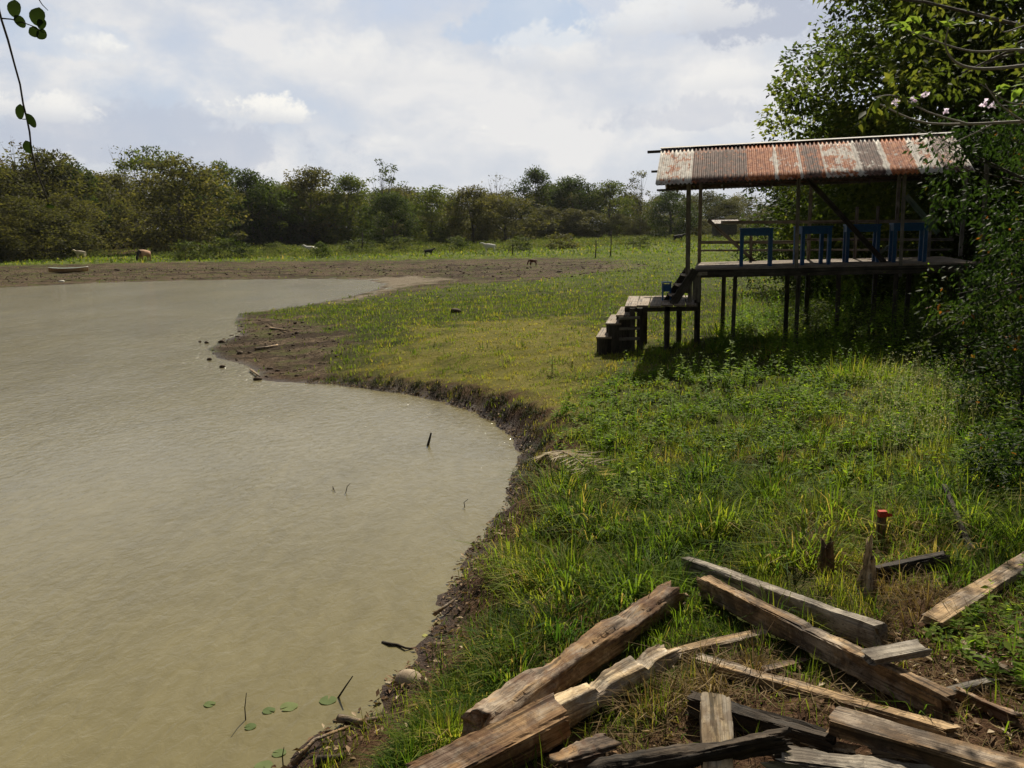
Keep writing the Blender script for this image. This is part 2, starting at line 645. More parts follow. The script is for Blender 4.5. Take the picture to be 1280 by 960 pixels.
TR = dict(
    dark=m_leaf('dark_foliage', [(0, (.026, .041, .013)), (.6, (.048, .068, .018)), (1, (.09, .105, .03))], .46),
    mid=m_leaf('mid_foliage', [(0, (.042, .062, .014)), (.6, (.082, .102, .022)), (1, (.15, .15, .036))], .5),
    olive=m_leaf('olive_foliage', [(0, (.05, .052, .018)), (.6, (.092, .086, .028)), (1, (.155, .13, .047))], .48),
    brown=m_leaf('brown_foliage', [(0, (.06, .044, .022)), (.6, (.105, .080, .038)), (1, (.13, .115, .045))], .4),
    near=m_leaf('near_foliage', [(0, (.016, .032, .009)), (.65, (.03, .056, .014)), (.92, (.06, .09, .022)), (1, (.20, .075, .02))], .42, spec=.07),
    pale=m_leaf('pale_leaf', [(0, (.12, .19, .035)), (1, (.20, .26, .06))], .55),
    sunny=m_leaf('sunny_foliage', [(0, (.04, .062, .014)), (.55, (.10, .125, .024)), (1, (.22, .21, .045))], .55),  # lighter variant of mid: sunlit yellow-green put into the leaf colour
    scrub=m_leaf('scrub_foliage', [(0, (.04, .058, .016)), (.5, (.075, .095, .027)), (1, (.14, .14, .05))], .4),
)
M_BARK = m_wood('bark', [(.3, (.05, .04, .03)), (.7, (.14, .12, .095))], 9, stretch=1.0)
M_TWIG = m_plain('pale_twig', (.18, .16, .13), (.34, .31, .26), 20)
M_VINE = m_plain('vine_stem', (.02, .018, .012), (.05, .04, .025), 60)
M_VLEAF = m_leaf('vine_leaf', [(0, (.02, .035, .012)), (1, (.04, .06, .02))], .25)
M_GREYWOOD = m_wood('grey_wood', [(.3, (.12, .105, .085)), (.52, (.33, .285, .22)), (.75, (.52, .46, .36))], 16, dirt=(.07, .05, .035), dirt_amt=.5)
M_TANWOOD = m_wood('tan_wood', [(.3, (.14, .095, .058)), (.5, (.44, .295, .15)), (.72, (.64, .47, .27))], 14, dirt=(.09, .055, .03), dirt_amt=.55)
M_BROWNWOOD = m_wood('brown_wood', [(.3, (.07, .045, .028)), (.5, (.27, .17, .085)), (.72, (.52, .37, .205))], 14, dirt=(.045, .03, .018), dirt_amt=.6)
M_DARKWOOD = m_wood('dark_wood', [(.3, (.025, .018, .012)), (.55, (.06, .045, .03)), (.75, (.12, .09, .06))], 14, dirt=(.03, .02, .012))
M_PALEWOOD = m_wood('pale_wood', [(.3, (.24, .175, .105)), (.48, (.54, .40, .225)), (.72, (.70, .57, .37))], 14, dirt=(.16, .10, .06), dirt_amt=.5)
M_REDWOOD = m_wood('reddish_wood', [(.3, (.07, .037, .02)), (.5, (.27, .16, .075)), (.72, (.52, .36, .19))], 12, dirt=(.085, .036, .016), dirt_amt=.55)
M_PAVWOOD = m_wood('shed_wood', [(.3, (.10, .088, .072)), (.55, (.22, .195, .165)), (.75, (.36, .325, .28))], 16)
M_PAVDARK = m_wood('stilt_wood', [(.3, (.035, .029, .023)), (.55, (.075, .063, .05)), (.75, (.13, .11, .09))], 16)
M_DECK = m_wood('deck_board', [(.3, (.18, .14, .10)), (.55, (.34, .27, .20)), (.75, (.48, .40, .30))], 16)
M_GREENWOOD = m_wood('green_paint_wood', [(.3, (.06, .09, .075)), (.6, (.13, .18, .15)), (.8, (.20, .22, .19))], 16)
M_BLUE = m_plain('blue_paint', (.009, .065, .20), (.020, .12, .32), 14, .5, .4, .1)
M_WHITECOW = m_plain('white_hide', (.74, .70, .62), (.85, .82, .76), 5)
M_CREAMCOW = m_plain('cream_hide', (.70, .58, .42), (.84, .74, .58), 5)
M_BROWNCOW = m_plain('brown_hide', (.11, .045, .02), (.22, .10, .045), 4)
def m_twotone(name, c1, c2, x0):
    m, t, out = newmat(name)
    co = t.n('ShaderNodeTexCoord').outputs['Object']
    sp = t.n('ShaderNodeSeparateXYZ'); t.l(co, sp.inputs[0])
    f = t.math('ADD', sp.outputs[0], t.math('MULTIPLY', t.math('SUBTRACT', t.noise(co, 5, 4), .5), .4))
    p = t.n('ShaderNodeBsdfPrincipled')
    t.l(t.mix(t.mapr(f, x0 - .1, x0 + .1), c1, c2), p.inputs['Base Color'])
    p.inputs['Roughness'].default_value = .8
    t.l(p.outputs[0], out.inputs[0])
    return m


M_TANCOW = m_twotone('tan_hide', (.42, .23, .12), (.025, .018, .013), .62)
M_TANCOW_plain = m_plain('tan_hide', (.22, .11, .055), (.36, .21, .12), 4)
M_BLACKCOW = m_plain('black_hide', (.008, .007, .006), (.03, .025, .02), 4)
M_STONE = m_plain('stone', (.22, .16, .10), (.40, .32, .22), 7)
M_CLOD = m_plain('mud_clod', (.045, .030, .018), (.11, .078, .048), 9, spec=.1)
M_RED = m_plain('red_paint', (.34, .035, .02), (.5, .065, .035), 20)
M_PETAL = m_leaf('pink_petal', [(0, (.68, .54, .56)), (1, (.82, .74, .74))], .5, tb=1.2)
M_LILY = m_leaf('lily_leaf', [(0, (.10, .135, .05)), (.6, (.17, .20, .08)), (1, (.34, .33, .10))], .2, rand=.8)
M_LITTER = m_leaf('dead_leaf', [(0, (.06, .032, .016)), (.5, (.16, .095, .05)), (.8, (.30, .21, .12)), (1, (.5, .41, .28))], .15, rand=0)
M_BOATO = m_plain('boat_orange', (.62, .34, .13), (.80, .55, .28), 6)
M_BOATT = m_plain('boat_teal', (.30, .55, .52), (.45, .68, .62), 6)
M_BOATW = m_plain('boat_white', (.70, .66, .56), (.84, .80, .70), 6)


# rusty corrugated iron: how far each sheet has gone
def m_rust(name, rust, dark, seed, rough=.75):
    m, t, out = newmat(name)
    co = t.n('ShaderNodeTexCoord').outputs['Object']
    seam = t.n('ShaderNodeAttribute', attribute_name='seam').outputs['Fac']
    v = t.mapping(co, loc=(seed * 3.7, seed * 1.9, 0))
    st = t.noise(t.mapping(v, scale=(1, .13, 1)), 9.0, 7, .72, .3)       # streaks down the slope
    bl = t.noise(t.mapping(v, scale=(1, .6, 1)), 2.1, 8, .72, .6)
    f = t.math('ADD', t.math('MULTIPLY', st, .45), t.math('MULTIPLY', bl, .55))
    f = t.math('SUBTRACT', f, t.math('MULTIPLY', seam, .30))
    zinc = t.ramp(t.noise(t.mapping(v, scale=(1, .3, 1)), 8, 6, .65), [(.36, (.36, .33, .29)), (.62, (.66, .62, .55))])
    rc = t.ramp(t.noise(t.mapping(v, scale=(1, .25, 1), loc=(3, 1, 0)), 11.0, 6, .7, .3), [(.38, (.16, .043, .015)), (.5, (.34, .105, .032)), (.62, (.48, .21, .09))])
    T = .5 + (.5 - rust) * .34
    c = t.mix(t.mapr(f, T - .035, T + .035), zinc, rc)
    dk = t.ramp(t.noise(t.mapping(v, scale=(1, .3, 1)), 10, 5, .65), [(.38, (.05, .027, .021)), (.6, (.16, .09, .068))])
    f2 = t.math('ADD', t.math('MULTIPLY', t.noise(t.mapping(v, scale=(1, .14, 1), loc=(5, 5, 0)), 9, 7, .72), .5),
                t.math('MULTIPLY', t.noise(v, 1.9, 8, .72, .6), .5))
    f2 = t.math('SUBTRACT', f2, t.math('MULTIPLY', seam, .25))
    T = .5 + (.5 - dark) * .34
    c = t.mix(t.mapr(f2, T - .03, T + .03), c, dk)
    p = t.n('ShaderNodeBsdfPrincipled')
    t.l(c, p.inputs['Base Color'])
    p.inputs['Roughness'].default_value = rough
    p.inputs['Specular IOR Level'].default_value = .15
    t.l(p.outputs[0], out.inputs[0])
    return m


# ground
def m_ground():
    m, t, out = newmat('ground')
    geo = t.n('ShaderNodeNewGeometry').outputs['Position']
    A = lambda n: t.n('ShaderNodeAttribute', attribute_name=n).outputs['Fac']
    n1 = t.noise(geo, .8, 6, .65, .2)
    n2 = t.noise(geo, 7.0, 6, .7)
    n3 = t.noise(geo, 32.0, 4, .65)
    n0 = t.noise(geo, .12, 5, .6)
    mixn = t.math('ADD', t.math('MULTIPLY', n1, .45), t.math('MULTIPLY', n2, .55))
    grass = t.ramp(mixn, [(.34, (.016, .021, .007)), (.5, (.046, .052, .014)), (.66, (.105, .095, .03))])
    dryg = t.ramp(mixn, [(.32, (.06, .065, .016)), (.5, (.145, .132, .032)), (.68, (.22, .185, .055))])
    farg = t.ramp(t.math('ADD', t.math('MULTIPLY', n0, .4), t.math('MULTIPLY', n1, .6)), [(.38, (.04, .058, .014)), (.52, (.09, .115, .025)), (.64, (.15, .16, .045))])
    c = t.mix(A('dry'), grass, dryg)
    c = t.mix(A('far'), c, farg)
    mud = t.ramp(t.math('ADD', t.math('MULTIPLY', n2, .6), t.math('MULTIPLY', n3, .4)), [(.40, (.026, .018, .011)), (.5, (.088, .063, .040)), (.60, (.185, .138, .092))])
    mud = t.mix(t.math('MULTIPLY', t.mapr(t.noise(t.mapping(geo, scale=(.35, 1, 1)), .42, 7, .75, .3), .47, .56), .7), mud, (.024, .017, .011))
    # green algae and weed patches over the mud
    mud = t.mix(t.math('MULTIPLY', t.mapr(n1, .50, .60), .65), mud, (.075, .085, .025))
    c = t.mix(A('mud'), c, mud)
    soil = t.ramp(t.math('ADD', t.math('MULTIPLY', n2, .5), t.math('MULTIPLY', n3, .5)), [(.33, (.03, .017, .010)), (.5, (.075, .042, .024)), (.68, (.16, .10, .06))])
    c = t.mix(A('soil'), c, soil)
    sand = t.ramp(n2, [(.3, (.13, .105, .075)), (.7, (.25, .21, .15))])
    c = t.mix(A('sand'), c, sand)
    wetc = t.mix(1.0, c, (.55, .52, .48), 'MULTIPLY')
    c = t.mix(A('wet'), c, wetc)
    p = t.n('ShaderNodeBsdfPrincipled')
    t.l(c, p.inputs['Base Color'])
    t.l(t.math('SUBTRACT', .92, t.math('MULTIPLY', A('wet'), .35)), p.inputs['Roughness'])
    t.l(t.math('ADD', .03, t.math('MULTIPLY', A('wet'), .12)), p.inputs['Specular IOR Level'])
    h = t.math('ADD', t.math('MULTIPLY', n2, .7), t.math('MULTIPLY', n3, .5))
    t.l(bump(t, h, .9, .09), p.inputs['Normal'])
    t.l(p.outputs[0], out.inputs[0])
    return m


def m_water():
    m, t, out = newmat('muddy_water')
    geo = t.n('ShaderNodeNewGeometry').outputs['Position']
    n1 = t.noise(t.mapping(geo, scale=(1, .6, 1)), .25, 5, .6, .5)
    n2 = t.noise(t.mapping(geo, scale=(1.5, .6, 1), rot=(0, 0, -.55)), 2.6, 5, .62, .9)
    f = t.math('ADD', t.math('MULTIPLY', n1, .6), t.math('MULTIPLY', n2, .4))
    c = t.ramp(f, [(.36, (.137, .117, .055)), (.5, (.168, .144, .069)), (.64, (.200, .172, .085))])
    p = t.n('ShaderNodeBsdfPrincipled')
    t.l(c, p.inputs['Base Color'])
    p.inputs['Roughness'].default_value = .12
    p.inputs['IOR'].default_value = 1.33
    p.inputs['Specular IOR Level'].default_value = .5
    # wind ripples running obliquely, two sizes, calmer in the near shallows
    r1 = t.noise(t.mapping(geo, scale=(1.25, .75, 1), rot=(0, 0, -.6)), 2.2, 3, .55, .7)
    r2 = t.noise(t.mapping(geo, scale=(1.3, .8, 1), rot=(0, 0, -.4)), 6.5, 4, .6, .6)
    r3 = t.noise(t.mapping(geo, scale=(1.2, .7, 1), rot=(0, 0, -.5)), .8, 2, .5, .4)
    sp = t.n('ShaderNodeSeparateXYZ')
    t.l(geo, sp.inputs[0])
    lee = t.mapr(sp.outputs[1], 9.0, 32.0, .20, 1.0)
    gust = t.mapr(t.noise(t.mapping(geo, scale=(1, .6, 1)), .16, 4, .65), .36, .62, .75, 1.25)
    h = t.math('ADD', t.math('ADD', t.math('MULTIPLY', r1, .36), t.math('MULTIPLY', r2, .36)), t.math('MULTIPLY', r3, .25))
    h = t.math('MULTIPLY', t.math('MULTIPLY', h, lee), gust)
    t.l(bump(t, h, .70, .2), p.inputs['Normal'])
    t.l(p.outputs[0], out.inputs[0])
    return m


# ------------------------------------------------------------------ ground sheet and water
ys = [-25.0]
while ys[-1] < 1600:
    y = ys[-1]
    ys.append(y + (0.08 + 0.0075 * max(y - 6, 0) if y > 3 else 0.5))
ys = np.array(ys)
NC = 420
uu = np.linspace(-1, 1, NC)
uu = np.sign(uu - .04) * np.abs(uu - .04) ** 1.25
Wd = np.where(ys > 0, ys * 1.05, 0) + 16
X = 0.5 * 0 + uu[None, :] * Wd[:, None] + 1.5
Y = np.repeat(ys[:, None], NC, 1)
Z, SD = terrain(X, Y)
mud, soil, sand, dry = masks(X, Y)
strip = smooth(1.1, 0.3, SD * (1 - .38 * smooth(15, 11, Y)) + .5 * vnoise(X, Y, 31, .9, 3)) * smooth(30, 18, Y)
wet = smooth(.5, .02, SD + .15 * vnoise(X, Y, 32, .6, 3))
idx = np.arange(len(ys) * NC).reshape(len(ys), NC)
F = np.stack([idx[:-1, :-1], idx[:-1, 1:], idx[1:, 1:], idx[1:, :-1]], -1).reshape(-1, 4)
gm = mesh_np('ground', np.stack([X, Y, Z], -1).reshape(-1, 3), F, smooth=True,
             attrs=dict(mud=mud.ravel(), soil=np.maximum(soil, strip).ravel(), sand=sand.ravel(), dry=dry.ravel(), wet=wet.ravel(), far=smooth(38, 75, Y).ravel()))
ground = obj('ground', gm, m_ground())
props(ground, 'grassy bank, brown mudflats and far meadow around the pond', 'ground', kind='structure')

wv = []
wys = np.concatenate([np.arange(-25, 60, 5.0), np.array([60, 75.])])
wxs = np.linspace(-125, 14, 40)
wv = np.array([(x, y, 0.0) for y in wys for x in wxs])
wi = np.arange(len(wys) * len(wxs)).reshape(len(wys), len(wxs))
wf = np.stack([wi[:-1, :-1], wi[:-1, 1:], wi[1:, 1:], wi[1:, :-1]], -1).reshape(-1, 4)
water = obj('water', mesh_np('water', wv, wf, smooth=True), m_water())
props(water, 'muddy olive brown pond water with wind ripples', 'water', kind='structure')


# ------------------------------------------------------------------ foliage builders
def unit(a):
    return a / np.maximum(np.linalg.norm(a, axis=-1, keepdims=True), 1e-9)


def leaves(C, D, N, L, Wd, fold=.15):
    """n folded leaves: base C, direction D, normal N"""
    D = unit(D)
    side = unit(np.cross(D, N))
    N = np.cross(side, D)
    L = np.asarray(L)[:, None]; Wd = np.asarray(Wd)[:, None]
    m = C + D * L * .45 + N * Wd * fold
    V = np.stack([C, m + side * Wd * .5, C + D * L, m - side * Wd * .5], 1).reshape(-1, 3)
    b = np.arange(len(C))[:, None] * 4
    F = np.concatenate([b + np.array([[0, 1, 2]]), b + np.array([[0, 2, 3]])], 1).reshape(-1, 3)
    return V, F


def blades(P, H, Wd, lean, ldir, droop=.3):
    """n grass blades, three triangles each"""
    n = len(P)
    d = np.stack([np.cos(ldir), np.sin(ldir), np.zeros(n)], 1)
    s = np.stack([-np.sin(ldir + rng.uniform(-1.2, 1.2, n)), np.cos(ldir), np.zeros(n)], 1)
    s = unit(s)
    H = H[:, None]; Wd = Wd[:, None]; lean = lean[:, None]
    up = np.array([[0, 0, 1.0]])
    m = P + up * H * .58 * (1 - .25 * lean) + d * H * lean * .35
    t = P + up * H * np.maximum(1 - droop * lean * 1.5, .15) + d * H * lean * .95
    V = np.stack([P - s * Wd * .5, P + s * Wd * .5, m - s * Wd * .38, m + s * Wd * .38, t], 1).reshape(-1, 3)
    b = np.arange(n)[:, None] * 5
    F = np.concatenate([b + np.array([[0, 1, 3]]), b + np.array([[0, 3, 2]]), b + np.array([[2, 3, 4]])], 1).reshape(-1, 3)
    return V, F


def crown_np(r, H, R, base, ncl, per, size, flat=.65, umbrella=False, hang=.2, aspect=.5, lump=.35, crs=(.16, .34)):
    """leaf clumps through a crown's volume: returns V, F, tint, clump centres"""
    cs = []
    while len(cs) < ncl:
        a = r.uniform(0, 2 * math.pi)
        q = r.uniform(0, 1) ** .5
        h = r.uniform(0, 1)
        if umbrella:
            prof = 1.0 - .25 * h
            z = base + (H - base) * (.72 + .28 * h) - .20 * (H - base) * q ** 2
        else:
            prof = math.sin(math.pi * min(max(h * .86 + .12, 0), 1)) ** .6
            z = base + (H - base) * h
        # uneven outline
        lob = 1 + lump * math.sin(a * 3 + r.uniform(-.5, .5)) * r.uniform(.2, 1) + r.uniform(-lump, lump) * .6
        rad = R * prof * q * lob
        if not umbrella and q < .45 and r.random() < .5:
            continue
        cs.append((rad * math.cos(a), rad * math.sin(a), z))
    cs = np.array(cs)
    cr = R * r.uniform(crs[0], crs[1], ncl)
    k = r.poisson(per, ncl) + 4
    ci = np.repeat(np.arange(ncl), k)
    n = len(ci)
    dirs = unit(r.normal(size=(n, 3)))
    rad = r.uniform(.25, 1, n) ** .6
    off = dirs * rad[:, None] * cr[ci][:, None]
    off[:, 2] *= flat
    C = cs[ci] + off
    D = unit(dirs * np.array([1, 1, .5]) + r.normal(size=(n, 3)) * .55 + np.array([0, 0, -hang]))
    N = unit(r.normal(size=(n, 3)) * .6 + dirs * .5 + np.array([0, 0, .7]))
    L = size * r.uniform(.6, 1.35, n)
    V, F = leaves(C, D, N, L, L * aspect * r.uniform(.8, 1.2, n))
    tint = np.clip(r.uniform(.1, .75, ncl)[ci] + r.normal(size=n) * .16, 0, 1)
    return V, F, np.repeat(tint, 4), cs


def trunk_soup(r, H, cs, rad, base, nlimb=9, lean=(0, 0)):
    s = Soup()
    top = Vector((lean[0], lean[1], H * .62))
    pts = []
    for i in range(6):
        f = i / 5
        pts.append(Vector((top.x * f + r.uniform(-1, 1) * rad * .5 * (i > 0), top.y * f + r.uniform(-1, 1) * rad * .5 * (i > 0), -.25 + (top.z + .25) * f)))
    rr = [rad * (1.25 if i == 0 else 1) * (1 - .75 * i / 5) for i in range(6)]
    V, Fq, caps = tube_np(pts, rr, 7)
    s.add(V, Fq, True)
    if len(cs):
        pick = r.permutation(len(cs))[:nlimb]
        for j in pick:
            e = Vector(cs[j])
            st_i = int(r.integers(2, 5))
            a = pts[st_i]
            mid = a.lerp(e, .5) + Vector((0, 0, .06 * H * r.uniform(-.3, 1)))
            r0 = rr[st_i] * .6
            V, Fq, caps = tube_np([a, a.lerp(mid, .5) + Vector((r.uniform(-.05, .05) * H * .3,) * 3), mid, e], [r0, r0 * .75, r0 * .5, r0 * .15], 5)
            s.add(V, Fq, True)
            for _ in range(2):
                e2 = e + Vector(r.normal(size=3)) * H * .06
                V, Fq, caps = tube_np([mid, mid.lerp(e2, .5), e2], [r0 * .4, r0 * .25, r0 * .08], 4)
                s.add(V, Fq, True)
    return s


def make_tree_mesh(seed, H, R, base, ncl, per, size, rad=.2, nlimb=9, **kw):
    r = np.random.default_rng(seed)
    V, Fq, ti, cs = crown_np(r, H, R, base, ncl, per, size, **kw)
    cm = mesh_np('crown', V, Fq, ti)
    tm = trunk_soup(r, H, cs, rad, base, nlimb).mesh('trunk')
    return tm, cm, (V, Fq, ti)


def place_tree(name, meshes, loc, label, cat, mat, sc=(1, 1, 1), rz=0.0, group=None, bark=None):
    e = empty(name, loc, label, cat, group, rz)
    e.scale = sc
    tm, cm = meshes[0], meshes[1]
    obj('trunk', tm, bark or M_BARK, e)
    o = obj('crown', cm, None, e)
    if not cm.materials:
        cm.materials.append(mat)
    o.material_slots[0].link = 'OBJECT'
    o.material_slots[0].material = mat
    return e


# ------------------------------------------------------------------ the far wood
FAR = dict(
    bushy=[make_tree_mesh(100 + i, 10, 4.6, .2, 120, 95, .34, rad=.28, flat=.7) for i in range(3)],
    spread=[make_tree_mesh(120 + i, 10, 5.0, .4, 100, 90, .34, rad=.25, flat=.55, lump=.5) for i in range(3)],
    umbrella=[make_tree_mesh(140 + i, 10, 3.6, 3.0, 34, 70, .32, rad=.18, flat=.4, umbrella=True) for i in range(2)],
    sparse=[make_tree_mesh(160 + i, 10, 2.6, 3.0, 26, 36, .32, rad=.14, nlimb=18, flat=.6, lump=.5) for i in range(2)],
    bare=[make_tree_mesh(180 + i, 10, 3.0, 3.2, 22, 2, .35, rad=.16, nlimb=22, lump=.5) for i in range(2)],
)


def tree_px(kind, var, ub, vb, vt, mat, label, wfac=1.0, Yd=None, group='trees along the far wood edge', cat='tree'):
    """a tree whose foot is at photo pixel (ub, vb) on the meadow and whose top reaches row vt"""
    p = onG(ub, vb) if Yd is None else None
    if Yd is not None:
        q = atY(ub, 300, Yd); p = Vector((q.x, Yd, G(q.x, Yd)))
    top = atY(ub, vt + (8 if kind in ('bushy', 'spread') else 2), p.y)
    h = top.z - p.z
    k = h / 10.0
    name = {'bushy': 'bushy_tree', 'spread': 'spreading_tree', 'umbrella': 'umbrella_tree', 'sparse': 'thin_tree', 'bare': 'bare_tree'}[kind]
    ms = FAR[kind][var % len(FAR[kind])]
    return place_tree(name, ms, p, label, cat, mat, (k * wfac, k * wfac, k), random.uniform(0, 6.28), group)


def far_wood():
    r = np.random.default_rng(55)
    Vs, Fs, Ts = [], [], []
    nb = 0
    prof_u = np.array([-250, 0, 60, 110, 150, 200, 250, 300, 350, 400, 450, 500, 550, 600, 650, 700, 760, 820, 900, 1000, 1100, 1300, 1500])
    prof_t = np.array([195, 205, 205, 212, 210, 212, 225, 226, 222, 220, 224, 230, 233, 234, 228, 222, 228, 232, 236, 236, 236, 236, 236])
    for row, (off, cnt) in enumerate(((-7, 64), (12, 50), (30, 44), (55, 40))):
        for i in range(cnt):
            u = -250 + 1750 * (i + r.uniform(.1, .9)) / cnt
            Yd = np.interp(u, [-250, 0, 150, 300, 500, 800, 1100, 1500], [112, 118, 150, 175, 190, 205, 190, 170]) + off
            vt = np.interp(u, prof_u, prof_t) + r.uniform(-2, 16)
            x = atY(u, 300, Yd).x
            g = G(x, Yd)
            h = atY(u, vt + 7, Yd).z - g
            if row == 0:
                if 118 < u < 200 or u > 1250:
                    continue
                h *= r.uniform(.35, .72)
            if row == 1 and 128 < u < 190:
                continue
            k = h / 10
            kind = ('bushy', 'bushy', 'spread')[int(r.integers(0, 3))]
            V, Fq, ti = FAR[kind][int(r.integers(0, 3))][2]
            a = r.uniform(0, 6.28)
            sx = k * r.uniform(.95, 1.35) * (1.5 if row == 0 else 1)
            R = np.array([[math.cos(a) * sx, -math.sin(a) * sx, 0], [math.sin(a) * sx, math.cos(a) * sx, 0], [0, 0, k]])
            nl = len(V) // 4
            keep = np.repeat(r.random(nl) < .7, 4)
            Vk = V[keep] @ R.T + np.array([x, Yd, g])
            nk = len(Vk) // 4
            b = np.arange(nk)[:, None] * 4 + nb
            Fs.append(np.concatenate([b + np.array([[0, 1, 2]]), b + np.array([[0, 2, 3]])], 1).reshape(-1, 3))
            Vs.append(Vk); Ts.append(np.clip(ti[keep] + r.uniform(-.3, .25), 0, 1))
            nb += len(Vk)
    o = obj('far_wood', mesh_np('far_wood', np.concatenate(Vs), np.concatenate(Fs), np.concatenate(Ts)), TR['olive'])
    props(o, 'dense dark green wood closing the view behind the meadow', 'wood', kind='stuff')


far_wood()

TREES = [  # kind, variant, foot px, top row, material, width factor, label
    ('bushy', 0, -25, 320, 186, 'brown', 1.15, 'brown dry-leaved bushy tree at the left edge of the far bank'),
    ('spread', 1, 62, 318, 184, 'olive', 1.1, 'broad olive brown tree directly above the beached canoe'),
    ('bare', 0, 30, 312, 170, 'brown', 1.2, 'leafless twiggy tree poking above the brown thicket on the left'),
    ('bushy', 1, 96, 316, 200, 'dark', .9, 'dark bushy tree behind the cream calf, left of the bare gap'),
    ('spread', 0, 230, 316, 190, 'olive', 1.15, 'tall feathery olive tree right of the bare gap and brown cow'),
    ('bare', 1, 162, 306, 176, 'olive', .9, 'thin bare-topped tree rising over the gap behind the brown cow'),
    ('umbrella', 0, 196, 306, 182, 'mid', 1.0, 'flat-topped tree crowning the tall clump right of the bare gap'),
    ('bushy', 2, 258, 312, 208, 'dark', .95, 'dark rounded tree between the feathery olive tree and the umbrella tree'),
    ('umbrella', 1, 284, 306, 200, 'mid', .75, 'small umbrella tree standing out against the sky above the wood'),
    ('bushy', 0, 318, 309, 210, 'dark', 1.0, 'very dark dense tree just right of the small umbrella tree'),
    ('spread', 2, 352, 308, 222, 'mid', 1.1, 'mid green spreading tree above the white cow lying in the weeds'),
    ('spread', 1, 392, 306, 205, 'olive', 1.15, 'olive green tree with a knobbly top left of the lone sparse tree'),
    ('bushy', 1, 436, 306, 216, 'mid', 1.1, 'bushy mid green tree beside the lone sparse tree'),
    ('sparse', 0, 480, 304, 200, 'dark', 1.0, 'lone sparse tree with separate leaf tufts showing sky between'),
    ('bushy', 2, 492, 308, 236, 'dark', 1.1, 'low dark green tree at the foot of the lone sparse tree'),
    ('spread', 0, 540, 305, 226, 'mid', 1.25, 'wide mid green tree above the black calf'),
    ('bushy', 0, 592, 304, 229, 'olive', 1.3, 'low spreading olive tree behind the standing white cow'),
    ('spread', 2, 632, 303, 236, 'olive', 1.5, 'low sloping olive thicket tree right of the standing white cow'),
    ('bare', 0, 622, 298, 214, 'olive', 1.0, 'grey leafless tree on the skyline left of the dark round tree'),
    ('bushy', 1, 668, 298, 207, 'dark', .85, 'tallest dark round-topped tree in the middle of the far wood'),
    ('bushy', 2, 716, 297, 216, 'dark', 1.1, 'dark blue green tree right of the tallest round-topped tree'),
    ('spread', 1, 762, 296, 221, 'mid', 1.1, 'mid green tree behind the two thin posts in the meadow'),
    ('sparse', 1, 800, 296, 214, 'olive', 1.0, 'thin sparse tree just left of the rusty roof end'),
    ('bushy', 0, 838, 297, 232, 'dark', 1.2, 'dark tree showing beneath the left end of the rusty roof'),
    ('spread', 0, 896, 292, 236, 'dark', 1.25, 'dark tree behind the small distant shed, seen through the pavilion'),
]
for kind, var, ub, vb, vt, mt, wf_, lab in TREES:
    tree_px(kind, var, ub, vb, vt, TR[mt], lab, wf_)


# shrubs in front of the wood: low bushes one can pick out
BUSH = [make_tree_mesh(200 + i, 2.0, 1.5, .05, 34, 34, .22, rad=.05, nlimb=6, flat=.7) for i in range(3)]
SHR = [(20, 322, 22, 'brown', 1.3, 'brown scrubby bush at the water-side corner of the left thicket'),
       (58, 319, 18, 'brown', 1.4, 'dry brown bush behind the canoe'),
       (232, 325, 22, 'scrub', 1.3, 'green bush in front of the feathery olive tree'),
       (275, 323, 24, 'scrub', 1.3, 'largest rounded green bush on the left of the meadow strip'),
       (302, 322, 18, 'dark', 1.2, 'dark low bush right of the largest meadow bush'),
       (345, 318, 14, 'scrub', 1.6, 'flat green bush left of the resting white cow'),
       (402, 321, 17, 'dark', 1.0, 'dark bush hiding the rump of the resting white cow'),
       (450, 316, 16, 'scrub', 1.8, 'wide green bush left of the black calf'),
       (500, 314, 17, 'scrub', 1.5, 'green bush right behind the black calf'),
       (572, 313, 16, 'scrub', 1.4, 'green bush just left of the standing white cow'),
       (650, 313, 16, 'scrub', 1.5, 'green bush just right of the standing white cow'),
       (700, 311, 18, 'olive', 1.6, 'olive bush left of the two thin posts'),
       (800, 310, 14, 'scrub', 1.6, 'green bush right of the two thin posts')]
for i, (u, v, hpx, mt, wf_, lab) in enumerate(SHR):
    p = onG(u, v)
    k = hpx / FPX * p.y / 2.0
    place_tree('shrub', BUSH[i % 3], p, lab, 'shrub', TR[mt], (k * wf_, k * wf_, k), i * 1.3, 'bushes in front of the far wood')

